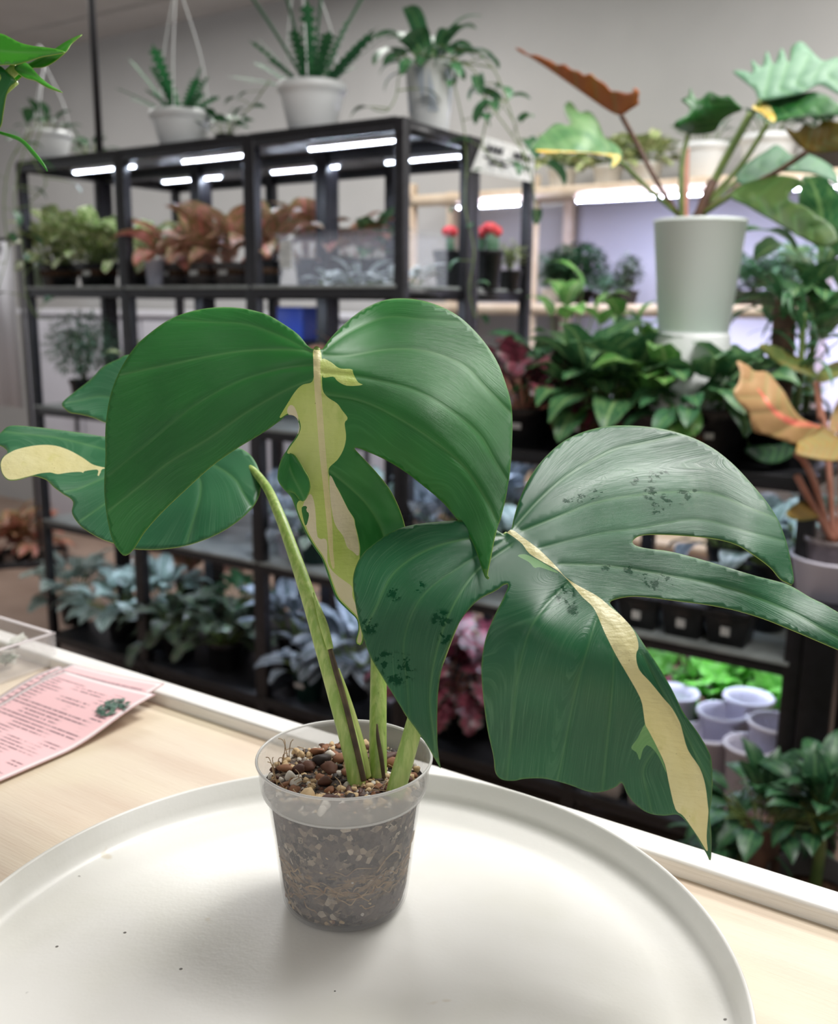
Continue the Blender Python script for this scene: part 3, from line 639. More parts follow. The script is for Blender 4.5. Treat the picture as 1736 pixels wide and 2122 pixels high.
for k in range(26):
    a0 = -PI/2+rp.uniform(-1.2, 1.1); z0 = rp.uniform(.020, .046); n = rp.randint(5, 8); pts = []; a, z = a0, z0
    for i in range(n):
        rad = .0398+(z-.0125)*.1165+.0003; pts.append((rad*math.cos(a), rad*math.sin(a), z)); a += rp.uniform(.02, .14); z = min(.055, max(.014, z+rp.uniform(-.004, .005)))
    MB().tube(crom(pts, 4), rp.uniform(.0003, .0006), 5).build('root', rootm, soil)

# ------------------------------------------------------------------ things on the counter
def text_mat(name, paper, ink, rows, ramp=(0.45, 0.55)):
    """laminated print: rows of unreadable small print"""
    t = NT(name); uv = t.n('ShaderNodeUVMap', uv_map='UVMap').outputs[0]; sp = t.n('ShaderNodeSeparateXYZ', {0: uv})
    y = t.math('MULTIPLY', sp.outputs[1], rows); fy = t.math('FRACT', y); iy = t.math('FLOOR', y)
    line = t.math('MULTIPLY', t.step(fy, 0.18, 0.28), t.math('SUBTRACT', 1.0, t.step(fy, 0.60, 0.72)))
    wv = t.n('ShaderNodeCombineXYZ', {0: t.math('MULTIPLY', sp.outputs[0], 75.0), 1: t.math('MULTIPLY', iy, 7.3), 2: 0.0}).outputs[0]
    word = t.step(t.noise(wv, 1.0, 1), 0.36, 0.46)
    lw = t.n('ShaderNodeCombineXYZ', {0: t.math('MULTIPLY', sp.outputs[0], 2.6), 1: t.math('MULTIPLY', t.math('FLOOR', t.math('DIVIDE', iy, 2.0)), 3.1), 2: 5.0}).outputs[0]
    blk = t.step(t.noise(lw, 1.0, 1), *ramp)
    x = sp.outputs[0]
    mar = t.math('MULTIPLY', t.math('MULTIPLY', t.step(x, 0.03, 0.05), t.math('SUBTRACT', 1.0, t.step(x, 0.90, 0.95))), t.math('MULTIPLY', t.step(sp.outputs[1], 0.05, 0.07), t.math('SUBTRACT', 1.0, t.step(sp.outputs[1], 0.92, 0.94))))
    f = t.math('MULTIPLY', t.math('MULTIPLY', line, word), t.math('MULTIPLY', blk, mar))
    c = t.mix(t.math('MULTIPLY', f, 0.75), lin(paper), lin(ink))
    yy = sp.outputs[1]; bd = t.math('MINIMUM', t.math('MINIMUM', x, t.math('SUBTRACT', 1.0, x)), t.math('MULTIPLY', t.math('MINIMUM', yy, t.math('SUBTRACT', 1.0, yy)), 1.6))
    c = t.mix(t.math('SUBTRACT', 1.0, t.step(bd, 0.035, 0.045)), c, lin((238, 226, 226)))
    c = t.mix(t.math('SUBTRACT', 1.0, t.step(bd, 0.006, 0.012)), c, lin((170, 138, 142)))
    return t.done(Base_Color=c, Roughness=0.55, Specular_IOR_Level=0.3)
def sheet(label, far_left, far_right, ln, zb, curl, mat, edge):
    """laminated sheet: its short far edge rests on the white rail, the sheet runs down onto the counter towards the left end"""
    zr = 0.0128; L, R_ = onz(*far_left, HC+zr+zb), onz(*far_right, HC+zr+zb+curl); ex = (R_-L); ex.z = 0; ey = Vector((ex.y, -ex.x, 0)).normalized()
    if ey.y > 0: ey = -ey
    nx, ny = 14, 30; vsx, uv = [], []; base = Vector((L.x, L.y, HC))
    for j in range(ny+1):
        for i in range(nx+1):
            a, b = i/nx, j/ny; t_ = min(1, max(0, (b-.5)/.42)); p_ = ex*a+ey*ln*(1-b); p_.z = zb+zr*t_*t_*(3-2*t_)+curl*max(0, b-.6)**2*6.2*a*a; vsx.append(p_); uv.append((a, b))
    f = [(j*(nx+1)+i, j*(nx+1)+i+1, (j+1)*(nx+1)+i+1, (j+1)*(nx+1)+i) for j in range(ny) for i in range(nx)]
    o = mk('laminated_sheet', vsx, f, [mat, edge], None, True, None, uv); o.location = base
    m = o.modifiers.new('thickness', 'SOLIDIFY'); m.thickness = 0.0008; m.offset = -1; m.material_offset_rim = 1
    return tag(o, label, 'sheet')
PKE = pmat('laminate_edge', (232, 196, 196), None, rough=0.2)
TX1 = text_mat('pink_print', (244, 200, 203), (92, 66, 80), 44); TX2 = text_mat('pink_print_plain', (245, 204, 206), (130, 100, 112), 30, (0.3, 0.4))
sheet('pink laminated sheet lowest in the stack, beside the clear box of picks', (120, 1380), (306, 1432), .21, 0.0012, 0.0, TX2, PKE)
sheet('pink laminated sheet sticking out from under the one with a plant picture', (150, 1376), (341, 1416), .21, 0.0026, 0.006, TX2, PKE)
o = sheet('pink laminated care sheet with a printed plant picture, topmost of its stack', (136, 1390), (322, 1438), .21, 0.0042, 0.006, TX1, PKE)
# printed plant picture on the top sheet
pm = pmat('print_green', (62, 92, 82), (110, 138, 122), 250, 0.3); m = MB(); r5 = random.Random(5)
c0 = onz(233, 1472, HC+0.0150)
for k in range(60):
    a = r5.uniform(0, 2*PI); rr_ = r5.uniform(0, .020); p_ = Vector((rr_*math.cos(a)*.75, rr_*math.sin(a)*.65, 0.0006*k/60)); b = r5.uniform(0, 6.3); L = r5.uniform(.006, .010)
    d = Vector((math.cos(b), math.sin(b), 0)); n_ = Vector((-d.y, d.x, 0))
    m.add([p_-d*L*.5, p_+n_*L*.24, p_+d*L*.5, p_-n_*L*.24], [(3, 2, 1, 0)])
for v in m.v:
    w_ = v+c0-o.location; best = min(o.data.vertices, key=lambda q_: (q_.co.x-w_.x)**2+(q_.co.y-w_.y)**2); v.z += best.co.z-(c0.z-o.location.z)+.0014
pic = m.build('printed_picture', pm, o, False); pic.location = c0-o.location

# clear acrylic box with plant picks
bx = thing('acrylic_box', 'clear acrylic box full of small white and green plant picks beside the pink sheets', 'box', onz(122, 1376, HC+0.001), ROWROT)
AC = M_['acrylic']; BL, BD, BH, tt = 0.26, 0.155, 0.036, 0.003
def bxp(name, *a): return MB().box(*a, 0, 0.0006).build(name, AC, bx)
bxp('base', -BL, 0, -BD, 0, 0, tt)
bxp('side_wall', -tt, 0, -BD, 0, tt, BH); bxp('side_wall', -BL, -BL+tt, -BD, 0, tt, BH)
bxp('side_wall', -BL+tt, -tt, -BD, -BD+tt, tt, BH); bxp('side_wall', -BL+tt, -tt, -tt, 0, tt, BH)
for e_ in ((-BL, 0, -0.0045, 0), (-0.0045, 0, -BD, 0), (-BL, 0, -BD, -BD+0.0045)):
    MB().box(e_[0], e_[1], e_[2], e_[3], BH-0.0008, BH+0.0006).build('rim', glass_mix('acrylic_rim', (246, 238, 238), 0.7, 0.1), bx)
bx.location = onz(120, 1378, HC+0.001)
pw = pmat('pick_white', (238, 236, 228), (216, 218, 208), 200, 0.5); pgn = pmat('pick_green', (108, 136, 112), (170, 186, 162), 200, 0.5); pgd = pmat('pick_dark', (58, 64, 62), None, rough=0.4)
for k in range(70):
    n = r5.choice([5, 6, 7]); R_ = r5.uniform(.008, .014); m = MB(); ring = []
    for i in range(2*n):
        a = PI*i/n; q = R_*(1 if i % 2 else .62); ring.append((q*math.cos(a), q*math.sin(a)))
    k2 = len(ring); m.add([(x, y, 0) for x, y in ring]+[(x, y, .0016) for x, y in ring], [tuple(range(k2, 2*k2)), tuple(range(k2))[::-1]]+[(i, (i+1) % k2, k2+(i+1) % k2, k2+i) for i in range(k2)])
    o2 = m.build('plant_pick', [pw, pgn, pw, pgd, pw][k % 5], None, False)
    lx, ly = r5.uniform(-.16, -.02), r5.uniform(-BD+.016, -.016)
    p_ = bx.location + U*lx + V*ly; o2.location = (p_.x, p_.y, HC+.006+.026*(k/70))
    o2.rotation_euler = (r5.uniform(-.5, .5), r5.uniform(-.5, .5), r5.uniform(0, 6))
    tag(o2, ['small white star-shaped plant pick in the clear acrylic box', 'small green star-shaped plant pick in the clear acrylic box', 'small white star-shaped plant pick in the clear acrylic box', 'small dark star-shaped plant pick in the clear acrylic box', 'small white star-shaped plant pick in the clear acrylic box'][k % 5], 'plant pick', ['white picks in the box', 'green picks in the box', 'white picks in the box', 'dark picks in the box', 'white picks in the box'][k % 5])

# ------------------------------------------------------------------ plant near the counter's left end, only its leaf tips reach into view
FG = monstera_mat('leaf_fresh_green', (52, 150, 30), (70, 168, 40), (120, 196, 80), 0.34, 0.25); FGD = monstera_mat('leaf_fresh_dark', (24, 100, 44), (34, 116, 50), (60, 140, 70), 0.34, 0.2)
lp = thing('leafy_plant', 'bright green leafy plant reaching in over the counter beside the acrylic box', 'potted plant', (-0.62, 0.74, HC))
MB().lathe([(.0005, .001), (.045, .001), (.05, .012), (.06, .11), (.064, .112), (.064, .125), (.058, .125), (.056, .1), (.0005, .098)], 40).build('pot', M_['white_p'], lp)
MB().lathe([(.056, .102), (.03, .108), (.0005, .11)], 24).build('soil', M_['soil'], lp)
z1 = Zc(0, 0, 2.89333)
ew = [(0, 70, .72), (160, 75, .68), (100, 150, .69), (0, 250, .72)]
traced('leaf', z1([(-190,230),(-100,200),(0,200),(60,225),(120,255),(200,275),(320,290),(390,311),(330,326),(250,340),(170,365),(100,385),(40,386),(-60,384),(-150,330)]), [(0, 68, .71), (0, 130, .68), (130, 106, .675), (60, 100, .69)], [FG, RIM], lp, grid=9, rimmat=1, veins=[z1([(-100,290),(60,310),(200,315),(370,312)])], midrib=z1([(-150,290),(100,310),(380,311)]))
traced('leaf', z1([(492,207),(440,225),(380,257),(330,290),(280,320),(200,365),(120,410),(50,460),(70,500),(110,475),(150,440),(190,408),(250,404),(300,385),(350,350),(400,305),(430,260)]), [(170, 71, .70), (60, 150, .70), (110, 120, .69), (20, 165, .70)], [FG, RIM], lp, grid=9, rimmat=1, veins=[z1([(100,440),(250,370),(400,270),(485,210)])], midrib=z1([(80,460),(250,370),(480,212)]))
traced('leaf', z1([(150,374),(190,405),(240,460),(300,508),(378,553),(330,541),(280,522),(210,482),(160,470),(110,440),(85,400)]), [(40, 135, .69), (130, 190, .66), (80, 160, .675), (50, 150, .68)], [FG, RIM], lp, grid=8, rimmat=1, veins=[z1([(110,410),(200,450),(370,550)])], midrib=z1([(100,400),(220,460),(370,550)]))
traced('leaf', z1([(-160,420),(-60,390),(0,395),(40,430),(96,486),(60,520),(35,580),(18,680),(2,760),(-60,820),(-160,700)]), [(0, 140, .69), (30, 168, .68), (0, 260, .70), (-30, 200, .70)], [FGD, RIM], lp, grid=10, rimmat=1, veins=[z1([(-60,430),(-20,560),(-30,740)])], midrib=z1([(-60,420),(-30,560),(-40,760)]))
def stalk(px, py, d, parent, r=.004, mat=None):
    p0 = Vector((0, 0, .108)); p1 = at(px, py, d)-parent.location; mid = (p0+p1)/2+Vector((-.04, .02, .05))
    MB().tube(crom([p0, mid, p1], 8), r, 8).build('stalk', mat or PET, parent)
for a_ in ((-50, 100, .705), (30, 165, .70), (35, 140, .69), (-22, 148, .70)): stalk(*a_, lp)
ptube('tendril', [(-40, 262, .72, 2.5), (0, 275, .71, 3), (42, 290, .70, 4), (70, 318, .695, 4.5), (90, 342, .69, 3), (98, 355, .69, 1)], FG, lp, 8)

# ------------------------------------------------------------------ shelf units
def led(name, u0, u1, v, z, lab, mat=None, group='grow lights under the shelves'):
    tl = .0026 if mat is not None else 0.0      # the wall lights lean towards the back panel
    t = thing(name, lab, 'grow light', row((u0+u1)/2, v, z), ROWROT, group); L = u1-u0
    MB().box(-L/2, L/2, -.011, .011, .004, .016, 0, .003).build('housing', M_['white_p'], t)
    n = max(3, int(L/.0145)); m = MB()
    for k in range(n):
        x = -L/2+(k+.5)*L/n; m.add([(x-.0035, -.0035, .001), (x+.0035, -.0035, .001), (x+.0035, .0035, .001+tl), (x-.0035, .0035, .001+tl)], [(3, 2, 1, 0)])
    d_ = m.build('diode_row', mat or M_['led'], t, False); d_['label'] = 'row of bright blue-white light diodes'
    MB().tube([(-L/2, 0, .005), (L/2, 0, .005)], .0075, 12).build('lens', M_['led_lens'], t)
    return t
UL = [-3.05, -2.545, -2.0, -1.485]
ZL = [.10, .535, .945, 1.352, 1.762]
def rack(name, label, us, v0, v1, zt, decks, widths, frontw=.04):
    t = thing(name, label, 'shelf unit', row(us[0], v0, 0), ROWROT); u0 = us[0]; D = v1-v0
    for k, (u, wd) in enumerate(zip(us, widths)):
        for fr in (0, 1):
            y0 = 0 if fr == 0 else D-.03
            MB().box(u-u0-wd/2, u-u0+wd/2, y0, y0+.03, 0, zt, 0, .003).build('post', M_['black'], t)
    L = us[-1]-u0
    for i, (z, c) in enumerate(decks):
        MB().box(0, L, 0.002, .016, z-.030, z-.003, 0, .002).build('beam', M_['black'], t)
        MB().box(0, L, D-.016, D-.002, z-.030, z-.003, 0, .002).build('beam', M_['black'], t)
        for a, b in ((0.0, .014), (L-.014, L)): MB().box(a, b, .016, D-.016, z-.030, z-.003).build('side_beam', M_['black'], t)
        for a, b in zip(us[:-1], us[1:]): MB().box(a-u0+.006, b-u0-.006, -.004, D-.004, z-.004, z+.005, 0, .001).build('deck', M_['deck'] if c else M_['deck_black'], t)
    return t
rack('tall_shelf_unit', 'tall black metal shelf unit facing the counter, nearer of two back to back', UL, 2.121, 2.468, 1.765, [(ZL[0], 0), (ZL[1], 1), (ZL[2], 1), (ZL[3], 1), (ZL[4], 0)], [.024, .044, .044, .030])
rack('tall_shelf_unit', 'tall black metal shelf unit behind the other tall one, facing the wall', UL, 2.472, 2.835, 1.765, [(ZL[0], 0), (ZL[1], 1), (ZL[2], 1), (ZL[3], 1), (ZL[4], 0)], [.024, .036, .044, .030])
rack('low_shelf_unit', 'low black metal shelf unit of three decks joined to the end of the tall one', [-1.466, -.955, -.44], 2.125, 2.62, .965, [(ZL[0], 0), (ZL[1]+.012, 1), (ZL[2]+.01, 0)], [.03, .036, .036])
BAY = ('above the clear bin', 'above the pink and orange aglaonemas', 'above the cream variegated pothos')
for k, (u0, u1, v) in enumerate(((-1.82, -1.525, 2.172), (-2.30, -2.035, 2.160), (-2.80, -2.505, 2.155), (-1.785, -1.51, 2.482), (-2.23, -1.955, 2.474), (-2.735, -2.455, 2.474))):
    led('grow_light', u0, u1, v, 1.716, '%s blue-white grow light under the top deck, %s' % (('front', 'rear')[k//3], BAY[k % 3]))
BAY2 = ('in the bay at the end post', 'in the bay between the two thick posts', 'in the bay beside the slim post')
for k, (u0, u1, v) in enumerate(((-1.82, -1.53, 2.24), (-2.30, -2.03, 2.24), (-2.80, -2.53, 2.22))):
    for zi, nm in ((3, 'fourth'), (2, 'middle'), (1, 'second lowest')):  # strips hidden behind the beams, kept for the light they give
        led('grow_light', u0, u1, v, ZL[zi]-.022, 'unseen grow light under the %s deck, %s' % (nm, BAY2[k]))
for k, (u0, u1) in enumerate(((-1.40, -1.05), (-.9, -.52))):
    led('grow_light', u0, u1, 2.30, ZL[2]-.013, ('grow light under the low shelf top, below the burgundy begonias', 'grow light under the low shelf top, below the white plinth')[k])
    led('grow_light', u0, u1, 2.36, ZL[1]-.012, ('grow light under the low shelf middle deck, above the burgundy begonia', 'grow light under the low shelf middle deck, above the white pots')[k])
pole = MB().tube([(0, 0, 1.76), (0, 0, 2.75)], .011, 12).build('ceiling_pole', M_['black'], None); pole.location = spot(203, 250, 2.14, 0)
tag(pole, 'thin black pole running from the tall shelf up to the ceiling', 'pole')

# wooden wall shelf
ws_ = thing('wall_shelf', 'pale wooden wall shelf with white back panel and cool lights', 'shelf unit', row(-2.40, 3.50, 0), ROWROT)
for x in (0.0, .57, 1.87, 3.17):
    for y in (0, .33): MB().box(x-.02, x+.02, y, y+.04, 0, 1.80, 0, .003).build('post', M_['wood'], ws_)
for z in (.45, .88, 1.318, 1.752): MB().box(0, 3.17, 0.02, .37, z-.02, z).box(0, 3.17, 0, .02, z-.045, z).build('shelf_board', M_['wood'], ws_)
MB().box(.57, 3.17, .371, .38, .2, 1.72).build('back_panel', pmat('white_panel', (228, 228, 236), None, rough=0.5), ws_)
MB().box(1.57, 1.614, .362, .3705, .9, 1.70).build('perforated_rail', pmat('rail_pink', (226, 212, 216), None, rough=0.5), ws_)
led('wall_grow_light', -2.16, -1.88, 3.50, 1.690, 'cool white light under the wall shelf top, behind the red cacti', M_['led_wall'])
led('wall_grow_light', -1.64, -1.16, 3.50, 1.690, 'long cool white light under the wall shelf top, behind the philodendron stalks', M_['led_wall'])
led('wall_grow_light', -.95, -.45, 3.50, 1.690, 'long cool white light under the wall shelf top, behind the drooping leaf', M_['led_wall'])
led('wall_grow_light', -1.66, -1.10, 3.60, 1.280, 'cool white light under the second wall board, behind the calatheas', M_['led_wall'])
led('wall_grow_light', -.95, -.40, 3.60, 1.280, 'cool white light under the second wall board, behind the brown trunk', M_['led_wall'])

# ------------------------------------------------------------------ shelf plants
SHAPES = {
 'ovate': lambda t: math.sin(PI*t**0.72)**0.85 if 0 < t < 1 else 0,
 'heart': lambda t: (max(0, 1-t)**0.75)*(0.55+1.5*t)/1.08 if t > 0 else .5,
 'lance': lambda t: math.sin(PI*t**0.85)**1.2 if 0 < t < 1 else 0,
 'strap': lambda t: min(1, t*6+.35)*max(0, 1-t)**0.45,
 'round': lambda t: math.sqrt(max(0, 1-(2*t-1)**2)),
 'zigzag': lambda t: (0.35+0.65*abs(((t*9) % 1)*2-1))*min(1, 8*(1-t)+.05),
 'jag': lambda t: (max(0, 1-t)**0.7)*(0.6+1.4*t)*(0.78+0.22*math.cos(t*40)),
}
def blade(name, mats, L, W, stalk=.05, elev=55, droop=60, shape='ovate', fold=.25, wave=0.0, seg=9, sr=.0016, seed=0, twist=0.0):
    r_ = random.Random(seed); vs_, fs, mi, uv = [], [], [], []
    e0 = math.radians(elev); p_ = Vector((0, 0, 0)); f = SHAPES[shape]
    ns = 3 if stalk > 0 else 0; ang = e0
    if ns:
        ring = []
        for i in range(ns+1):
            a = e0+0.25*(1-i/ns)
            for k in range(4):
                q = 2*PI*k/4; vs_.append(p_+Vector((-math.sin(a)*math.cos(q), math.sin(q), math.cos(a)*math.cos(q)))*sr*(1.5-.5*i/ns)); uv.append((0, .5))
            if i < ns: p_ = p_+Vector((math.cos(a), 0, math.sin(a)))*stalk/ns
        for i in range(ns):
            for k in range(4): fs.append((i*4+k, i*4+(k+1) % 4, i*4+4+(k+1) % 4, i*4+4+k)); mi.append(1)
    if shape == 'zigzag': seg = 36
    if shape == 'jag': seg = 16
    cols = (-1, -.5, 0, .5, 1); b0 = len(vs_); d = math.radians(droop)
    for i in range(seg+1):
        t = i/seg; ang = e0-d*t; w_ = W/2*f(min(max(t, 0.0), 1.0)); nr = Vector((-math.sin(ang), 0, math.cos(ang)))
        for c in cols:
            y = c*w_; h = fold*abs(c)*w_+wave*math.sin(t*14+c*2+seed)*abs(c)*W
            if shape == 'heart' and i == 0: pass
            vs_.append(p_+Vector((0, y*math.cos(twist*t), y*math.sin(twist*t)))+nr*h - (Vector((math.cos(ang), 0, math.sin(ang)))*L*.12*abs(c) if shape in ('heart', 'jag') and t < .25 else Vector()))
            uv.append((t, .5+c*.5))
        p_ = p_+Vector((math.cos(ang), 0, math.sin(ang)))*L/seg
    n = len(cols)
    for i in range(seg):
        for k in range(n-1): fs.append((b0+i*n+k, b0+(i+1)*n+k, b0+(i+1)*n+k+1, b0+i*n+k+1)); mi.append(0)
    me = bpy.data.meshes.new(name); me.from_pydata([tuple(v) for v in vs_], [], fs)
    for m in mats: me.materials.append(m)
    me.polygons.foreach_set('material_index', mi); me.polygons.foreach_set('use_smooth', [True]*len(fs))
    ul = me.uv_layers.new(name='UVMap'); li = np.zeros(len(me.loops), np.int32); me.loops.foreach_get('vertex_index', li)
    ul.data.foreach_set('uv', np.array(uv, np.float32)[li].ravel()); me.update(); return me

LM = {
 'cream': leafmat('foliage_cream', (134, 164, 84), (218, 224, 176), None, None, 5, (.42, .55)),
 'agla': leafmat('foliage_orange', (146, 126, 80), (206, 152, 128), (222, 142, 134), (128, 126, 74), 7, (.4, .6)),
 'aglap': leafmat('foliage_pink', (212, 142, 130), (178, 136, 98), (236, 140, 142), (148, 132, 84), 6, (.4, .6)),
 'silver': leafmat('foliage_silver', (146, 170, 160), (186, 202, 198), (92, 128, 112), None, 8, (.4, .6), .06),
 'bluesil': leafmat('foliage_blue_silver', (118, 130, 138), (166, 174, 186), (66, 84, 82), None, 8, (.4, .6), .07),
 'velvet': leafmat('foliage_dark', (62, 84, 66), (92, 92, 82), (110, 136, 100), None, 7),
 'burg': leafmat('foliage_burgundy', (96, 42, 56), (140, 70, 84), (72, 30, 40), (74, 78, 70), 6, (.4, .6), .05),
 'cala': leafmat('foliage_green', (62, 112, 72), (104, 146, 92), (140, 176, 116), None, 5, (.45, .65), .05),
 'bright': leafmat('foliage_bright', (92, 152, 72), (132, 180, 96), (160, 196, 120), None, 5, (.45, .65), .05),
 'pothos': leafmat('foliage_pothos', (62, 112, 76), (98, 142, 98), (104, 150, 92), None, 5, (.5, .7), .04),
 'lime': leafmat('foliage_lime', (120, 206, 74), (156, 226, 120), (110, 190, 80), None, 5),
 'deep': leafmat('foliage_deep', (30, 74, 46), (56, 100, 60), (80, 120, 76), None, 6),
 'fern': leafmat('foliage_fern', (32, 88, 52), (52, 112, 66), None, None, 6, rough=.7),
 'sage': leafmat('foliage_sage', (96, 138, 108), (136, 170, 142), (80, 120, 92), None, 6),
 'red': leafmat('foliage_red', (222, 60, 66), (240, 110, 110), None, None, 5),
 'whitey': leafmat('foliage_white', (226, 230, 234), (186, 202, 192), None, None, 5),
}
SP = {}
def species(key, mat, n, stem='stem', var=4, **k):
    SP[key] = ([blade('leaf', [LM[mat], M_[stem]], seed=i*3+1, **{**k, 'elev': k.get('elev', 55)+(-18, 0, 16, -34)[i % 4], 'L': k['L']*(1, .85, 1.1, .9)[i % 4]}) for i in range(var)], n)
species('cream', 'cream', 30, L=.085, W=.062, stalk=.075, elev=50, droop=70, shape='heart', wave=.05)
species('agla', 'agla', 17, 'stem_pink', L=.155, W=.085, stalk=.075, elev=66, droop=75, shape='ovate', fold=.3, wave=.03)
species('aglap', 'aglap', 15, 'stem_pink', L=.14, W=.080, stalk=.065, elev=62, droop=80, shape='ovate', fold=.3, wave=.03)
species('silver', 'silver', 26, L=.095, W=.062, stalk=.085, elev=48, droop=75, shape='ovate', fold=.15, wave=.04)
species('bluesil', 'bluesil', 26, L=.11, W=.06, stalk=.085, elev=48, droop=80, shape='ovate', fold=.2, wave=.04)
species('velvet', 'velvet', 28, L=.105, W=.07, stalk=.09, elev=45, droop=85, shape='heart', fold=.12, wave=.05)
species('burg', 'burg', 18, 'stem_pink', L=.10, W=.085, stalk=.085, elev=48, droop=95, shape='jag', fold=.1, wave=.08)
species('cala', 'cala', 20, L=.16, W=.085, stalk=.085, elev=52, droop=85, shape='ovate', fold=.2, wave=.05)
species('bright', 'bright', 20, L=.13, W=.085, stalk=.085, elev=46, droop=95, shape='heart', fold=.15, wave=.05)
species('pothos', 'pothos', 20, L=.10, W=.06, stalk=.08, elev=42, droop=90, shape='heart', fold=.2)
species('lime', 'lime', 20, L=.07, W=.07, stalk=.09, elev=55, droop=60, shape='round', fold=.12, wave=.06)
species('deep', 'deep', 30, L=.09, W=.04, stalk=.07, elev=52, droop=70, shape='lance', fold=.2)
species('zig', 'fern', 13, L=.17, W=.042, stalk=.01, elev=44, droop=12, shape='zigzag', fold=.05)
species('strap', 'pothos', 18, L=.26, W=.026, stalk=.01, elev=60, droop=95, shape='strap', fold=.3)
species('sage', 'sage', 30, L=.075, W=.026, stalk=.10, elev=50, droop=50, shape='lance', fold=.15)
species('whitey', 'whitey', 12, L=.08, W=.03, stalk=.03, elev=35, droop=60, shape='lance')

POTS = {}
def potmesh(kind, r, h):
    key = (kind, round(r, 3), round(h, 3))
    if key in POTS: return POTS[key]
    m = MB()
    if kind == 'square':
        for z0, z1, a, b in ((0, h*.82, r*.74, r*.92), (h*.82, h, r*.98, r)):
            m.add([(-a,-a,z0),(a,-a,z0),(a,a,z0),(-a,a,z0),(-b,-b,z1),(b,-b,z1),(b,b,z1),(-b,b,z1)], [(3,2,1,0),(0,1,5,4),(1,2,6,5),(2,3,7,6),(3,0,4,7)])
        b = r*.93; z = h; m.add([(-r,-r,z),(r,-r,z),(r,r,z),(-r,r,z),(-b,-b,z),(b,-b,z),(b,b,z),(-b,b,z),(-b,-b,z*.85),(b,-b,z*.85),(b,b,z*.85),(-b,b,z*.85)],
            [(0,1,5,4),(1,2,6,5),(2,3,7,6),(3,0,4,7),(4,5,9,8),(5,6,10,9),(6,7,11,10),(7,4,8,11)])
    elif kind == 'hang':
        m.lathe([(.0005,0),(r*.62,0),(r*.68,h*.06),(r*.90,h*.70),(r*.93,h*.80),(r*1.0,h*.84),(r*1.03,h*.90),(r*1.0,h),(r*.95,h),(r*.93,h*.88),(r*.85,h*.7),(.0005,h*.68)], 36)
    elif kind == 'tall':
        m.lathe([(.0005,0),(r*.74,0),(r*.77,h*.02),(r*.985,h*.965),(r,h*.97),(r,h),(r*.96,h),(r*.94,h*.92),(.0005,h*.9)], 48)
    else:
        m.lathe([(.0005,0),(r*.70,0),(r*.74,h*.03),(r*.90,h*.80),(r*.96,h*.81),(r,h*.97),(r*1.01,h),(r*.95,h),(r*.93,h*.84),(.0005,h*.82)], 32)
    me_o = m.build('pot', M_['black_p']); me = me_o.data; bpy.data.objects.remove(me_o)
    me.materials.clear(); POTS[key] = me; return me
def potted(name, label, sp, loc, pot='round', potm='black_p', r=.06, h=.10, s=1.0, n=None, cat='potted plant', group=None, seed=None, tagc=None, lean=None, soil=True, rotz=None, hgt=None):
    seed = seed if seed is not None else (abs(hash((round(loc[0], 3), round(loc[1], 3)))) % 9999)
    r_ = random.Random(seed); t = thing(name, label, cat, loc, ROWROT if pot == 'square' else 0, group)
    if pot:
        me = potmesh(pot, r, h).copy(); me.materials.append(M_[potm]); link('pot', me, t)
        if soil:
            m = MB()
            if pot == 'square': m.box(-r*.9, r*.9, -r*.9, r*.9, h*.5, h*.88)
            else: m.lathe([(r*.9, h*.82), (r*.5, h*.88), (.0005, h*.89)], 20)
            m.build('soil', M_['soil'], t)
    zz = h*.86 if pot else 0
    ms, n0 = SP[sp]; n = n or n0
    for k in range(n):
        o = link('leaf', ms[r_.randrange(len(ms))], t)
        az = k*2.39996+r_.uniform(-.35, .35); q = r*.45*math.sqrt(r_.random())
        if lean is not None and r_.random() < .5: az = lean+r_.uniform(-.8, .8)
        sc = s*r_.uniform(.78, 1.15); o.scale = (sc, sc, sc)
        o.location = (q*math.cos(az), q*math.sin(az), zz); o.rotation_euler = (r_.uniform(-.25, .25), r_.uniform(-.28, .28), az)
    if tagc:
        d = -V if not isinstance(tagc, Vector) else tagc
        o = MB().box(-.018, .018, -.001, .001, 0, .014).build('pot_label', M_['label'], t, False)
        a = math.atan2(d.y, d.x)-(ROWROT if pot == 'square' else 0); rr_ = r*(.93 if pot == 'square' else .90)
        o.location = (math.cos(a)*rr_, math.sin(a)*rr_, h*.5); o.rotation_euler = (0, 0, a+PI/2)
    return t
def vine(name, label, pts, sp, step, s=.6, parent=None, stemr=.0018, cat='vine', group=None, seed=1):
    """trailing stem through world points with leaves along it"""
    r_ = random.Random(seed); c = [Vector(p) for p in crom(pts, 8)]
    root = parent or thing(name, label, cat, c[0], 0, group); base = root.matrix_basis.translation
    rz = Matrix.Rotation(-root.rotation_euler.z, 3, 'Z')
    MB().tube([rz @ (p-base) for p in c], stemr, 5).build('stem', M_['stem'], root)
    acc = 0
    for a, b in zip(c[:-1], c[1:]):
        acc += (b-a).length
        if acc >= step:
            acc = 0; o = link('leaf', SP[sp][0][r_.randrange(len(SP[sp][0]))], root)
            o.location = rz @ (b-base); o.scale = (s, s, s)*1; sc = s*r_.uniform(.75, 1.1); o.scale = (sc,)*3
            o.rotation_euler = (r_.uniform(-.4, .4), r_.uniform(.1, .9), r_.uniform(0, 6.3))
    return root
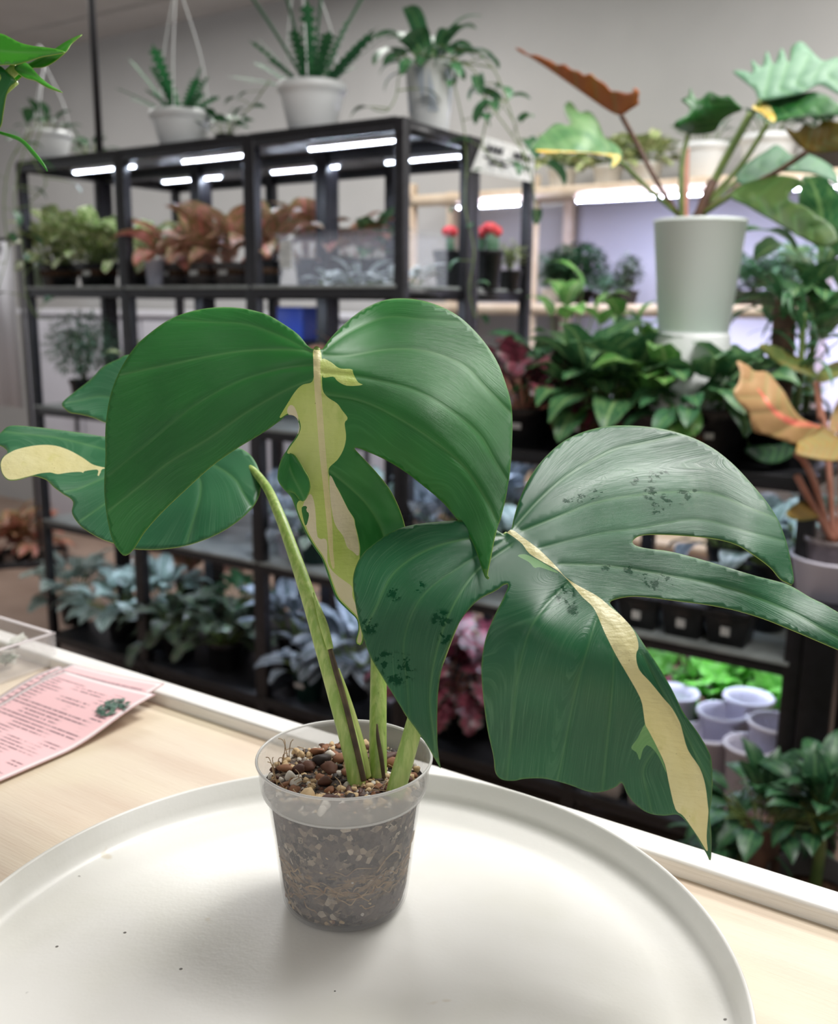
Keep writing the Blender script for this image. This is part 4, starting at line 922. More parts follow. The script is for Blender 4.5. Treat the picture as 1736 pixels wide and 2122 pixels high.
def bushy(name, label, loc, mat, R_, H_, n, leafL, leafW, potr=.06, poth=.09, potm='black_p', pot='round', cat='potted plant', cz=.62, trunk=None, group=None, seed=2):
    """plant of many tiny leaves: they are one mass"""
    r_ = random.Random(seed); t = thing(name, label, cat, loc, 0, group)
    me = potmesh(pot, potr, poth).copy(); me.materials.append(M_[potm]); link('pot', me, t)
    MB().lathe([(potr*.9, poth*.84), (.0005, poth*.88)], 16).build('soil', M_['soil'], t)
    vs_, fs, uv = [], [], []
    for k in range(n):
        d = Vector((r_.gauss(0, 1), r_.gauss(0, 1), r_.gauss(0, 1))).normalized()*(r_.random()**.45)
        p_ = Vector((d.x*R_, d.y*R_, poth+H_*.5+d.z*H_*.5)); x = Vector((d.x+r_.gauss(0, .5), d.y+r_.gauss(0, .5), r_.uniform(-.5, .4))).normalized()
        y = x.cross(Vector((0, 0, 1))); y = y.normalized() if y.length > .01 else Vector((0, 1, 0)); z = y.cross(x); L = leafL*r_.uniform(.7, 1.2); W = leafW*.5; b = len(vs_)
        vs_ += [p_, p_+x*L*.45+y*W+z*.1*W, p_+x*L*.95-z*L*.12, p_+x*L*.45-y*W+z*.1*W]; uv += [(0, .5), (.5, 1), (1, .5), (.5, 0)]; fs.append((b, b+3, b+2, b+1))
    f = mk('foliage', vs_, fs, LM[mat], t, True, None, uv); f['kind'] = 'stuff'
    for k in range(7):
        a = k*.9+seed; q = R_*.45; MB().tube([(0, 0, poth*.8), (math.cos(a)*q*.4, math.sin(a)*q*.4, poth+H_*.25), (math.cos(a)*q, math.sin(a)*q, poth+H_*.7)], .0022, 5).build('twig', M_[trunk or 'stem'], t)
    return t

# ---- top of the tall shelf
ZT = 1.765
def hanger(t, r, z0, hh, lean=0.0):
    for k in range(3):
        a = 2*PI*k/3+.5; MB().tube(crom([(r*math.cos(a), r*math.sin(a), z0), (r*.75*math.cos(a)+lean*.3, r*.75*math.sin(a), z0+hh*.45), (lean, 0, z0+hh)], 5), .0022, 6).build('hanger_strap', M_['white_p'], t)
    MB().tube(crom([(lean, 0, z0+hh), (lean, 0, z0+hh+.035), (lean-.012, 0, z0+hh+.055), (lean-.026, 0, z0+hh+.045), (lean-.026, 0, z0+hh+.03)], 5), .005, 7).build('hook', M_['white_p'], t)
h1 = potted('hanging_pot_plant', 'thin trailing plant in a white hanging pot, beside the thin black pole', 'deep', spot(104, 330, 2.22, ZT), 'hang', 'white_p', .077, .105, .75, 16); hanger(h1, .073, .10, .22)
potted('trailing_plant', 'small dark trailing plant in a black pot behind the thin black pole', 'deep', spot(185, 320, 2.45, ZT), 'round', 'black_p', .05, .06, .8, 20)
h2 = potted('hanging_pot_plant', 'zigzag cactus in a white hanging pot beside the small dark trailing one', 'zig', spot(378, 292, 2.26, ZT), 'hang', 'white_p', .097, .118, 1.0, 20, seed=11); hanger(h2, .09, .115, .38)
t3 = potted('trailing_plant', 'small trailing plant with few dark leaves between two white hanging pots', 'deep', spot(468, 278, 2.3, ZT), 'round', 'black_p', .035, .045, .8, 12)
vine('stem', '', [t3.location+Vector((0, 0, .04)), at(500, 240, 2.75), at(525, 215, 2.73), at(560, 165, 2.7)], 'deep', .05, .6, t3)
h4 = potted('hanging_pot_plant', 'tall zigzag cactus in a white hanging pot near the end of the top deck', 'zig', spot(647, 264, 2.24, ZT), 'hang', 'white_p', .095, .137, 1.15, 20, seed=5); hanger(h4, .09, .13, .36, -.03)
for k, (px, pe) in enumerate(((545, 10), (600, -40), (655, -60), (720, 0))):
    MB().tube(crom([(0, 0, .11), (.2*(px-640)/100*.45, .01, .25), (.2*(px-640)/100, .02, .40)], 6), [.004]*13 if False else .004, 6).build('young_stem', LM['fern'], h4)
# faceted white pot
h5 = potted('pothos_plant', 'bushy trailing pothos in a white geometric lattice pot atop the tall shelf', 'pothos', spot(890, 264, 2.40, ZT), 'tall', 'white_p', .068, .185, 1.0, 34, seed=8)
gp = pmat('lattice_panel', (168, 176, 186), None, rough=0.35)
for k in range(9):
    a0 = 2*PI*k/9; pts = []
    tri = [(a0-.27, .055), (a0+.24, .055), (a0-.27, .165)] if k % 2 else [(a0+.27, .06), (a0+.27, .168), (a0-.22, .168)]
    grid_ = []
    m = MB(); N_ = 4; idx = {}
    for i in range(N_+1):
        for j in range(N_+1-i):
            b1, b2 = i/N_, j/N_; b0 = 1-b1-b2; a = b0*tri[0][0]+b1*tri[1][0]+b2*tri[2][0]; z = b0*tri[0][1]+b1*tri[1][1]+b2*tri[2][1]
            rr_ = .068*(.77+.215*(z/.185))+.0018; idx[i, j] = len(grid_); grid_.append((rr_*math.cos(a), rr_*math.sin(a), z))
    fs = []
    for i in range(N_):
        for j in range(N_-i):
            fs.append((idx[i, j], idx[i+1, j], idx[i, j+1]))
            if i+j < N_-1: fs.append((idx[i+1, j], idx[i+1, j+1], idx[i, j+1]))
    m.add(grid_, fs); o = m.build('lattice_panel', gp, h5)
def wv_(pts, d): return [at(x, y, dd) for (x, y), dd in zip(pts, d)] if isinstance(d, list) else [at(x, y, d) for x, y in pts]
vine('stem', '', wv_([(915, 110), (970, 100), (1020, 140), (1050, 210), (1075, 290), (1090, 360)], 2.62), 'pothos', .045, .85, h5, seed=3)
vine('stem', '', wv_([(930, 120), (985, 150), (1010, 230), (1000, 300), (1040, 350)], 2.60), 'pothos', .045, .85, h5, seed=4)
vine('stem', '', wv_([(930, 130), (958, 250), (966, 330), (964, 430), (982, 520), (972, 600), (985, 660)], 2.62), 'pothos', .07, .5, h5, seed=5)
vine('stem', '', wv_([(865, 120), (830, 150), (820, 200), (800, 230), (770, 225)], 2.60), 'deep', .05, .8, h5, seed=6)
vine('stem', '', wv_([(1000, 200), (1060, 280), (1090, 330), (1105, 390), (1112, 460)], 2.66), 'pothos', .06, .7, h5, seed=16)
vine('stem', '', wv_([(70, 262), (45, 330), (30, 420), (48, 520), (52, 600), (75, 655), (110, 660)], 3.05), 'deep', .06, .8, h1, seed=7)
vine('stem', '', wv_([(60, 270), (20, 340), (8, 430), (15, 520), (-5, 600)], 3.0), 'pothos', .07, .7, h1, seed=8)
vine('stem', '', wv_([(85, 265), (70, 330), (95, 380), (60, 420)], 3.08), 'sage', .05, .8, h1, seed=9)
# sign
def onu(x, y, u):
    r = ray(x, y); return CAMP + r*(u/(r.dot(U)))
q = [onu(x, y, -1.462) for x, y in ((976, 354), (1104, 378), (1108, 314), (1004, 282))]; ctr_ = sum(q, Vector())/4
sg = thing('sign_card', 'tilted white card sign hanging at the end of the tall shelf', 'sign', ctr_)
nrm = (q[1]-q[0]).cross(q[3]-q[0]).normalized()
m = MB().add([p_-ctr_ for p_ in q]+[p_-ctr_-nrm*.002 for p_ in q], [(0, 1, 2, 3), (7, 6, 5, 4), (0, 4, 5, 1), (1, 5, 6, 2), (2, 6, 7, 3), (3, 7, 4, 0)]); m.build('card', M_['label'], sg, False)
ink = pmat('sign_ink', (34, 35, 42), None, rough=0.9, spec=.1)
def strip(a0, a1, b0, b1):
    P_ = lambda a, b: (q[0]*(1-a)+q[1]*a)*(1-b)+(q[3]*(1-a)+q[2]*a)*b-ctr_+nrm*.003
    MB().add([P_(a0, b0), P_(a1, b0), P_(a1, b1), P_(a0, b1)], [(0, 1, 2, 3)]).build('print_line', ink, sg, False)
for a0, a1 in ((.10, .16), (.18, .23), (.25, .31), (.33, .38), (.58, .64), (.66, .72), (.74, .79), (.81, .87), (.89, .92)): strip(a0, a1, .60, .80)
strip(.2, .52, .28, .36); strip(.1, .45, .42, .47); strip(.55, .9, .40, .45)

# ---- fourth deck of the tall shelf
Z4 = ZL[3]+.002
L4 = lambda px, v: spot(px, 590, v, Z4)
potted('variegated_pothos', 'cream variegated pothos in a square black pot, next to the pale green jar', 'cream', L4(125, 2.26), 'square', 'black_p', .052, .082, 1.3, 40)
potted('variegated_pothos', 'cream variegated pothos in a square black pot, between two other cream ones', 'cream', L4(205, 2.25), 'square', 'black_p', .052, .082, 1.35, 40, tagc=True)
potted('variegated_pothos', 'pale cream variegated pothos in a black pot, next to the pink foliage', 'cream', L4(290, 2.30), 'square', 'black_p', .045, .082, 1.2, 30)
MB().lathe([(.0005, 0), (.030, 0), (.032, .004), (.034, .12), (.030, .122), (.028, .118), (.0005, .116)], 24).build('green_jar', pmat('jar_green', (178, 196, 172), None, rough=0.4), None).location = L4(72, 2.24)
tag(bpy.data.objects['green_jar'], 'pale green plastic jar standing at the left end of the fourth deck beside the variegated pothos', 'jar')
bpy.data.objects['green_jar']['label'] = 'pale green plastic jar beside the cream variegated pothos'
potted('aglaonema', 'pink leaved aglaonema in a square grey pot beside a clear cup', 'aglap', L4(362, 2.26), 'square', 'grey_p', .044, .074, 1.0, 17, seed=1, tagc=True)
potted('aglaonema', 'orange aglaonema in a square grey pot between two other grey pots', 'agla', L4(422, 2.25), 'square', 'grey_p', .044, .074, 1.0, 17, seed=2, tagc=True)
potted('aglaonema', 'orange aglaonema in a square grey pot beside the middle shelf post', 'agla', L4(482, 2.25), 'square', 'grey_p', .044, .074, 1.0, 16, seed=3, tagc=True)
potted('aglaonema', 'orange aglaonema in a black pot between the shelf post and the clear bin', 'agla', L4(548, 2.30), 'square', 'black_p', .044, .08, 1.0, 15, seed=4)
potted('aglaonema', 'pink aglaonema in a black pot behind the grey pots', 'aglap', L4(400, 2.60), 'round', 'black_p', .05, .09, 1.1, 16, seed=5)
potted('aglaonema', 'orange aglaonema in a black pot behind the left end of the clear bin', 'agla', L4(640, 2.60), 'round', 'black_p', .05, .10, 1.15, 16, seed=6)
potted('aglaonema', 'pink aglaonema in a black pot behind the middle of the clear bin', 'aglap', L4(725, 2.62), 'round', 'black_p', .05, .10, 1.05, 16, seed=7)
potted('upright_plant', 'upright green plant behind the clear bin', 'cala', L4(775, 2.66), 'round', 'black_p', .045, .10, .95, 9, seed=8)
def cup(label, loc, r=.03, h=.07, mat='clear'):
    o = MB().lathe([(.0005, 0), (r*.72, 0), (r*.75, .002), (r, h-.004), (r*1.07, h-.003), (r*1.07, h), (r*.96, h), (r*.70, .004), (.0005, .003)], 24).build('cup', M_[mat], None); o.location = loc
    return tag(o, label, 'cup')
cup('clear plastic cup beside the pink aglaonema in the grey pot', L4(322, 2.18), .032, .085)
cup('clear plastic cup lying deeper behind the orange aglaonema pots', L4(446, 2.40), .03, .08)
# clear bin
pL = onv(578, 590, 2.17); uL = pL.dot(U); uR = -1.505; BW = uR-uL
bn = thing('plastic_bin', 'clear plastic storage bin with a label, full of silvery cuttings', 'bin', row(uL, 2.17, Z4), ROWROT)
for nm, a_ in (('base', (0, BW, 0, .22, 0, .003)), ('wall', (0, BW, 0, .003, .003, .135)), ('wall', (0, BW, .217, .22, .003, .135)), ('wall', (0, .003, .003, .217, .003, .135)), ('wall', (BW-.003, BW, .003, .217, .003, .135)), ('lid', (-.006, BW+.006, -.006, .226, .135, .147))):
    MB().box(*a_, 0, .001).build(nm, M_['bin'], bn)
MB().box(.008, .052, -.003, -.001, .05, .125).build('bin_label', M_['label'], bn, False)
for k, f_ in enumerate((.25, .5, .72, .9)):
    o = potted('cutting', ['silvery cutting in the clear bin, nearest the paper label', 'silvery cutting in the clear bin, second from the paper label', 'silvery cutting in the clear bin, third from the paper label', 'silvery cutting in the clear bin, farthest from the paper label'][k], 'whitey', row(uL+BW*f_, 2.27, Z4+.004), None, r=.05, s=.95, n=14, cat='cutting', seed=20+k)
# grafted cacti
def cactus(label, loc, seed, hgt=.05, balls=1, green=.06):
    t = thing('grafted_cactus', label, 'cactus', loc); r_ = random.Random(seed)
    me = potmesh('round', .05, .112).copy(); me.materials.append(M_['black_p']); link('pot', me, t)
    MB().lathe([(.044, .095), (.0005, .1)], 16).build('soil', M_['soil'], t)
    for b in range(balls):
        x, y = (0, 0) if balls == 1 else ((-.022, 0), (.02, .012), (.004, -.022))[b]
        m = MB(); n = 24; prof = [(.010, .09), (.0125, .11), (.0125, .10+green*.9), (.008, .10+green)]
        vs_, fs = [], []
        for rr_, z in prof:
            for k in range(n): a = 2*PI*k/n; q_ = rr_*(1+.18*math.cos(a*3)); vs_.append((x+q_*math.cos(a), y+q_*math.sin(a), z+b*.006))
        for i in range(len(prof)-1):
            for k in range(n): fs.append((i*n+k, i*n+(k+1) % n, (i+1)*n+(k+1) % n, (i+1)*n+k))
        m.add(vs_, fs).build('cactus_stem', LM['sage'], t)
        vs_, fs = [], []; zc = .10+green+.012+b*.006; R_ = .021
        for i in range(9):
            ph = PI*i/8
            for k in range(32): a = 2*PI*k/32; q_ = R_*math.sin(ph)*(1+.16*math.cos(a*8)); vs_.append((x+q_*math.cos(a), y+q_*math.sin(a), zc-R_*.85*math.cos(ph)))
        for i in range(8):
            for k in range(32): fs.append((i*32+k, i*32+(k+1) % 32, (i+1)*32+(k+1) % 32, (i+1)*32+k))
        MB().add(vs_, fs).build('cactus_head', pmat('cactus_red', (228, 52, 62), (240, 96, 100), 60, .5), t)
    return t
cactus('red headed grafted cactus in a black pot, next to the clear bin', L4(930, 2.56), 1, green=.055)
cactus('three red headed grafted cacti in one black pot, beside the shelf end post', L4(1008, 2.60), 2, balls=3, green=.05)
bushy('small_plant', 'small pale bushy plant behind the red cacti', L4(1055, 2.74), 'cream', .045, .09, 160, .02, .014, .04, .06)
bushy('small_plant', 'low feathery plant between the two red cactus pots', L4(975, 2.72), 'sage', .05, .10, 200, .02, .01, .04, .07)
# ---- middle deck of the tall shelf
Z3 = ZL[2]+.002
bushy('feathery_plant', 'feathery grey-green aralia in a black pot on the middle deck', spot(178, 850, 2.30, Z3), 'sage', .125, .25, 1500, .032, .009, .055, .085)
potted('variegated_pothos', 'yellow-green leaved plant on the middle deck behind the feathery aralia', 'cream', spot(300, 850, 2.35, Z3), 'round', 'black_p', .05, .10, 1.0, 22)
b_ = thing('blue_bin', 'dark storage bin with a bright blue upper half on the middle deck', 'bin', spot(628, 850, 2.60, Z3), ROWROT)
MB().box(-.055, .055, -.06, .06, 0, .24, 0, .005).build('bin_body', pmat('bin_navy', (44, 58, 82), None, rough=.4), b_); MB().box(-.058, .058, -.063, .063, .24, .35, 0, .006).build('bin_top', pmat('bin_blue', (62, 98, 220), None, rough=.35), b_)
potted('aglaonema', 'bright pink leaved plant behind the big heart-shaped leaf, near the blue bin', 'aglap', spot(720, 850, 2.45, Z3), 'round', 'black_p', .05, .14, 1.0, 15, seed=41)
potted('leafy_plant', 'green plant under the fourth deck beside the blue bin', 'cala', spot(560, 850, 2.30, Z3), 'round', 'black_p', .05, .12, .9, 16, seed=42)
cup('clear round cup near the blue bin', spot(578, 850, 2.18, Z3+.0), .028, .3)
bpy.data.objects.remove([o for o in bpy.data.objects if o.name.startswith('cup')][-1])
potted('leafy_plant', 'dark leaved plant on the middle deck behind the heart-shaped leaf', 'velvet', spot(420, 850, 2.28, Z3), 'round', 'black_p', .055, .11, .95, 20, seed=43)
potted('leafy_plant', 'green leaved plant at the end of the middle deck', 'pothos', spot(905, 850, 2.40, Z3), 'round', 'black_p', .055, .11, 1.0, 20, seed=44)
# ---- second deck
Z2 = ZL[1]+.002
L2 = lambda px, v: spot(px, 1170, v, Z2)
potted('silver_plant', 'silver leaved plant in a pale lilac pot on the second deck', 'bluesil', L2(600, 2.24), 'round', 'lilac_p', .042, .08, .75, 18, seed=50)
potted('silver_plant', 'silver-green plant in a dark green pot on the second deck', 'silver', L2(655, 2.22), 'round', 'green_p', .055, .105, .7, 16, seed=51)
potted('silver_plant', 'grey-green plant in a small lilac pot behind the dark green pot', 'bluesil', L2(572, 2.38), 'round', 'lilac_p', .045, .09, .9, 20, seed=52)
potted('silver_plant', 'bright silver plant behind the split of the heart-shaped leaf', 'silver', L2(805, 2.34), 'round', 'black_p', .05, .16, 1.05, 22, seed=53)
potted('silver_plant', 'broad grey-blue plant near the end of the second deck', 'bluesil', L2(905, 2.28), 'round', 'black_p', .055, .12, 1.25, 20, seed=54)
potted('leafy_plant', 'dark leaved plant on the second deck under the half cream leaf', 'velvet', L2(420, 2.30), 'round', 'black_p', .05, .09, .9, 20, seed=55)
potted('leafy_plant', 'green plant in a black pot on the second deck beside the shelf post', 'pothos', L2(330, 2.30), 'round', 'black_p', .05, .09, .9, 18, seed=56)
potted('silver_plant', 'silver plant on the second deck at the end post', 'silver', L2(740, 2.40), 'round', 'black_p', .05, .10, 1.0, 22, seed=57)
# ---- lowest deck
Z1 = ZL[0]+.002
L1 = lambda px, v: spot(px, 1400, v, Z1)
potted('silver_plant', 'silver leaved plant at the open end of the lowest deck', 'silver', L1(165, 2.26), 'round', 'black_p', .065, .10, 1.35, 30, seed=60)
potted('silver_plant', 'silver leaved plant beside the slim post on the lowest deck', 'silver', L1(262, 2.24), 'round', 'black_p', .065, .10, 1.3, 32, seed=61)
potted('silver_plant', 'silver leaved plant behind the second shelf post on the lowest deck', 'silver', L1(345, 2.36), 'round', 'black_p', .065, .12, 1.25, 28, seed=62)
potted('velvet_plant', 'dark purplish green plant between two posts of the lowest deck', 'velvet', L1(375, 2.22), 'round', 'black_p', .065, .10, 1.15, 32, seed=63)
potted('velvet_plant', 'dark purplish green plant beside the middle post of the lowest deck', 'velvet', L1(470, 2.24), 'round', 'black_p', .065, .10, 1.15, 32, seed=64)
potted('orange_plant', 'orange tinged plant behind the silver ones on the lowest deck', 'agla', L1(400, 2.62), 'round', 'black_p', .06, .14, 1.1, 16, seed=65)
potted('lime_plant', 'bright green small plant behind the purplish ones on the lowest deck', 'pothos', L1(505, 2.45), 'round', 'black_p', .05, .16, 1.0, 20, seed=66)
potted('blue_plant', 'blue-grey plant in a dark green pot with a white label', 'bluesil', L1(640, 2.20), 'round', 'green_p', .052, .10, .9, 20, seed=67, tagc=True)
potted('blue_plant', 'blue-grey plant behind the labelled dark green pot', 'bluesil', L1(610, 2.36), 'round', 'black_p', .06, .13, 1.2, 28, seed=68)
potted('blue_plant', 'blue-grey plant behind the petioles, next to the end post', 'bluesil', L1(735, 2.28), 'round', 'black_p', .06, .12, 1.25, 30, seed=69)
potted('begonia', 'burgundy begonia on the lowest deck next to the end post of the tall shelf', 'burg', L1(930, 2.24), 'round', 'black_p', .065, .13, 1.4, 26, seed=70)
potted('begonia', 'burgundy begonia on the lowest deck of the low shelf behind the split leaf', 'burg', L1(1010, 2.30), 'round', 'black_p', .065, .13, 1.4, 26, seed=71)
# ---- low shelf, top deck
ZA_ = ZL[2]+.012
LA = lambda px, v: spot(px, 930, v, ZA_)
potted('begonia', 'burgundy begonia hanging over the front of the low shelf', 'burg', LA(1085, 2.20), 'round', 'black_p', .06, .10, 1.25, 28, seed=80, tagc=True)
potted('begonia', 'burgundy begonia behind the overhanging one on the low shelf', 'burg', LA(1125, 2.36), 'round', 'black_p', .06, .11, 1.2, 22, seed=81)
potted('calathea', 'green calathea in a black pot beside the burgundy begonia', 'cala', LA(1205, 2.22), 'square', 'black_p', .065, .11, 1.05, 26, seed=82, tagc=True)
potted('calathea', 'green calathea in a black pot below the clear air left of the white plinth', 'cala', LA(1292, 2.24), 'square', 'black_p', .065, .11, 1.1, 26, seed=83)
bpy.context.view_layer.update()
potted('calathea', 'bright green calathea in front of the white plinth', 'bright', LA(1368, 2.18), 'square', 'black_p', .06, .11, 1.05, 26, seed=84)
potted('calathea', 'dark green calathea in a labelled black pot beside the orange aglaonema', 'cala', LA(1478, 2.20), 'round', 'black_p', .072, .13, 1.0, 24, seed=85, tagc=True)
potted('calathea', 'green calathea on the low shelf between the plinth and the brown trunk', 'pothos', LA(1535, 2.36), 'round', 'black_p', .06, .12, 1.1, 22, seed=86)
potted('pothos_plant', 'green pothos at the back of the low shelf beside the tall shelf', 'pothos', LA(1130, 2.52), 'round', 'black_p', .06, .14, 1.2, 22, seed=87)
potted('pothos_plant', 'green pothos at the back of the low shelf behind the calatheas', 'pothos', LA(1215, 2.50), 'round', 'black_p', .06, .13, 1.15, 24, seed=88)
potted('pothos_plant', 'green pothos at the back of the low shelf next to the white plinth', 'sage', LA(1310, 2.52), 'round', 'black_p', .06, .16, 1.2, 30, seed=89)
for bad in [o for o in bpy.data.objects if o.get('label', '').startswith('green calathea in a black pot below')]: bad['label'] = 'green calathea in a black pot between two other calatheas'
potted('calathea', 'green calathea standing right in front of the white plinth between two others', 'pothos', LA(1422, 2.17), 'square', 'black_p', .055, .10, 1.0, 26, seed=185)
# tall stalked plants behind
SP['tall'] = ([blade('leaf', [LM['bright'], M_['stem']], .13, .07, .28, 78-8*i, 100, 'ovate', .2, .03, seed=i) for i in range(3)], 6)
potted('tall_philodendron', 'tall stalked bright green plant rising between the tall shelf and the frosted pot', 'tall', LA(1165, 2.44), 'round', 'black_p', .055, .10, .95, 7, seed=90)
potted('tall_philodendron', 'tall stalked plant just left of the frosted white pot'.replace('just left of', 'standing close to'), 'tall', LA(1290, 2.42), 'round', 'black_p', .055, .10, .78, 8, seed=91)
# ---- low shelf, middle deck
ZB_ = ZL[1]+.014
LB = lambda px, v: spot(px, 1290, v, ZB_)
potted('silver_plant', 'lilac silver plant on the middle deck of the low shelf behind two leaf lobes', 'silver', LB(1085, 2.24), 'round', 'black_p', .06, .12, 1.2, 28, seed=100)
potted('silver_plant', 'lilac silver plant behind the first one on the middle deck of the low shelf', 'bluesil', LB(1040, 2.42), 'round', 'black_p', .06, .14, 1.3, 26, seed=101)
potted('silver_plant', 'glossy silver plant beside the stem of the orange aglaonema', 'silver', LB(1585, 2.34), 'round', 'black_p', .06, .17, 1.2, 28, seed=102)
potted('silver_plant', 'glossy silver plant deeper on the middle deck, behind the row of little pots', 'bluesil', LB(1500, 2.50), 'round', 'black_p', .06, .16, 1.2, 26, seed=103)
potted('silver_plant', 'glossy silver plant close under the top deck of the low shelf', 'silver', LB(1640, 2.48), 'round', 'black_p', .06, .2, 1.1, 24, seed=104)
lab_ = ['nearest the tall shelf', 'second from the tall shelf', 'third from the tall shelf', 'fourth from the tall shelf', 'fifth from the tall shelf', 'sixth from the tall shelf']
for k in range(6): potted('seedling_pot', 'seedling in a small brown-grey pot, %s' % lab_[k], 'whitey', LB(1270+46*k, 2.34), 'round', 'grey_p', .032, .10, .45, 5, seed=110+k, group='row of little pots')
for k in range(4):
    t = thing('square_pot', 'empty square black pot with white label, %s' % lab_[k], 'pot', LB(1240+92*k, 2.19), ROWROT, 'square black pots')
    me = potmesh('square', .052, .085).copy(); me.materials.append(M_['black_p']); link('pot', me, t); MB().box(-.010, .010, -.0505, -.048, .03, .05).build('pot_label', M_['label'], t, False)
# ---- low shelf, lowest deck
for k, (px, py, vv, lab) in enumerate(((1552, 1442, 2.34, 'empty white pot beside the lime green leaves, back of the cluster of white pots'), (1497, 1472, 2.26, 'empty white pot in the middle of the cluster of white pots'), (1468, 1516, 2.18, 'empty white pot at the front of the cluster of white pots'), (1606, 1494, 2.20, 'empty white pot beside the wide black stand leg'), (1398, 1432, 2.32, 'empty white pot closest to the cream streaked leaf tip'), (1556, 1540, 2.15, 'empty white pot half behind the pachira leaves'))):
    p_ = onv(px, py, vv); zt = p_.z; o = MB().lathe([(.0005, 0), (.042, 0), (.044, .004), (.055, zt-Z1-.012), (.0615, zt-Z1-.010), (.0625, zt-Z1-.003), (.0605, zt-Z1), (.053, zt-Z1-.001), (.050, zt-Z1-.02), (.040, .02), (.0005, .018)], 40).build('white_pot', M_['lilac_p'], None)
    o.location = (p_.x, p_.y, Z1); tag(o, lab, 'pot', 'cluster of white pots')
for k, (px, v) in enumerate(((1420, 2.52), (1480, 2.54), (1545, 2.52), (1610, 2.53), (1660, 2.52))):
    potted('lime_plant', 'lime green round-leaved plant behind white pots, %s' % lab_[k], 'lime', spot(px, 1400, v, Z1), 'round', 'black_p', .05, .12, 1.25, 24, seed=130+k, group='lime green plants behind the white pots')
potted('pink_plant', 'pinkish plant beside the lime green ones under the low shelf', 'burg', spot(1375, 1400, 2.52, Z1), 'round', 'black_p', .05, .15, 1.0, 18, seed=140)
for k, px in enumerate((1262, 1345)):
    t = thing('square_pot', ['empty white square pot under the dark green leaf lobe', 'empty white square pot under the small lobe beside the cream streak'][k], 'pot', spot(px, 1650, 2.17, Z1), ROWROT, 'white square pots')
    me = potmesh('square', .048, .10).copy(); me.materials.append(M_['white_p']); link('pot', me, t)
potted('leafy_plant', 'dark green plant on the lowest deck under the dark leaf lobe', 'velvet', spot(1120, 1500, 2.3, Z1), 'round', 'black_p', .06, .1, 1.1, 24, seed=141)

# ---- frosted pot with the big philodendron, on a plinth
pl = MB().lathe([(.0005, 0), (.095, 0), (.096, .004), (.083, .285), (.080, .292), (.0005, .292)], 48).build('plinth', M_['white_p'], None); pl.location = LA(1420, 2.22); tag(pl, 'white round plinth carrying the frosted pot', 'plinth')
ph = thing('philodendron', 'big serrated variegated philodendron in a tall frosted white pot', 'potted plant', LA(1420, 2.22)+Vector((0, 0, .292)))
FZ = ph.location.z
me = potmesh('tall', .1015, .246).copy(); me.materials.append(M_['white_f']); link('pot', me, ph)
MB().lathe([(.094, .225), (.05, .232), (.0005, .233)], 24).build('soil', M_['soil'], ph)
PM = {'or': monstera_mat('philo_orange', (186, 98, 56), (204, 116, 66), (216, 136, 90), .45, .25), 'va': monstera_mat('philo_variegated', (66, 122, 70), (120, 158, 104), (176, 196, 140), .45, .15), 'gr': monstera_mat('philo_green', (24, 82, 36), (40, 104, 40), (84, 132, 50), .42, .15),
      'pa': monstera_mat('philo_pale', (78, 124, 94), (104, 144, 114), (150, 176, 142), .45, .2), 'ye': monstera_mat('philo_olive', (150, 116, 40), (126, 108, 40), (196, 176, 100), .45, .2), 'ol': monstera_mat('philo_dark_olive', (48, 84, 34), (76, 104, 44), (110, 124, 60), .45, .15), 'yel': pmat('philo_yellow', (228, 190, 80), (214, 200, 130), 40, .45)}
zP = Zc(1050, 0, 2.5306)
def pleaf(pts, m, ctrl, vein, patches=(), label=None):
    return traced('leaf', zP(pts), [(*zP([(a, b)])[0], d) for a, b, d in ctrl], [PM[m], PM['yel'], RIM], ph, patches=[(zP(p_), 1) for p_ in patches], veins=[], midrib=zP(vein), grid=12, ostep=8, thick=.002, groove=.003, gw=8, label=label, wave=.01, smooth_n=3, edgeamt=.0, autov=True)
pleaf([(42,250),(75,260),(112,288),(150,288),(205,312),(228,320),(262,342),(300,338),(335,368),(372,374),(402,398),(440,388),(472,420),(512,440),(545,480),(570,478),(600,486),(632,490),(660,480),(664,460),(692,482),(684,520),(690,545),(650,572),(605,602),(570,600),(500,560),(400,490),(300,420),(200,350),(120,300),(70,275)], 'or', [(45,250,2.35),(400,440,2.22),(690,520,2.10),(590,600,2.18),(500,560,2.24),(300,345,2.24)], [(595,600),(400,470),(60,265)], label='rust orange serrated leaf')
pleaf([(125,765),(200,690),(260,645),(330,660),(310,600),(300,555),(335,530),(380,590),(430,580),(480,640),(512,720),(560,750),(605,800),(590,855),(540,885),(555,835),(500,812),(400,800),(300,800),(200,800),(150,792)], 'va', [(130,770,2.0),(330,560,2.2),(600,800,2.15),(400,720,2.05),(560,860,2.1)], [(600,810),(450,770),(140,770)], [[(150,785),(300,790),(500,803),(590,812),(585,850),(545,880),(560,832),(500,812),(300,800),(200,802)]], label='green and cream serrated leaf reaching left')
pleaf([(960,458),(985,510),(1015,522),(1060,480),(1120,508),(1160,500),(1200,540),(1236,575),(1180,600),(1120,640),(1092,690),(1000,706),(950,700),(878,662),(912,622),(950,600),(960,560),(914,520),(950,508)], 'gr', [(950,700,2.2),(1050,480,2.15),(1230,570,2.05),(960,460,2.2),(900,650,2.1)], [(955,700),(1020,600),(1100,510)], label='dark green lobed leaf')
pleaf([(1185,372),(1250,372),(1290,385),(1282,308),(1335,355),(1362,262),(1400,340),(1440,248),(1478,335),(1490,250),(1545,218),(1600,270),(1660,320),(1736,300),(1830,360),(1800,470),(1736,490),(1640,440),(1560,480),(1480,500),(1330,522),(1300,470),(1240,420)], 'pa', [(1190,375,2.3),(1540,220,2.35),(1330,520,2.15),(1736,480,2.0),(1500,400,2.2)], [(1330,520),(1500,440),(1780,380)], label='pale variegated serrated leaf at the top')
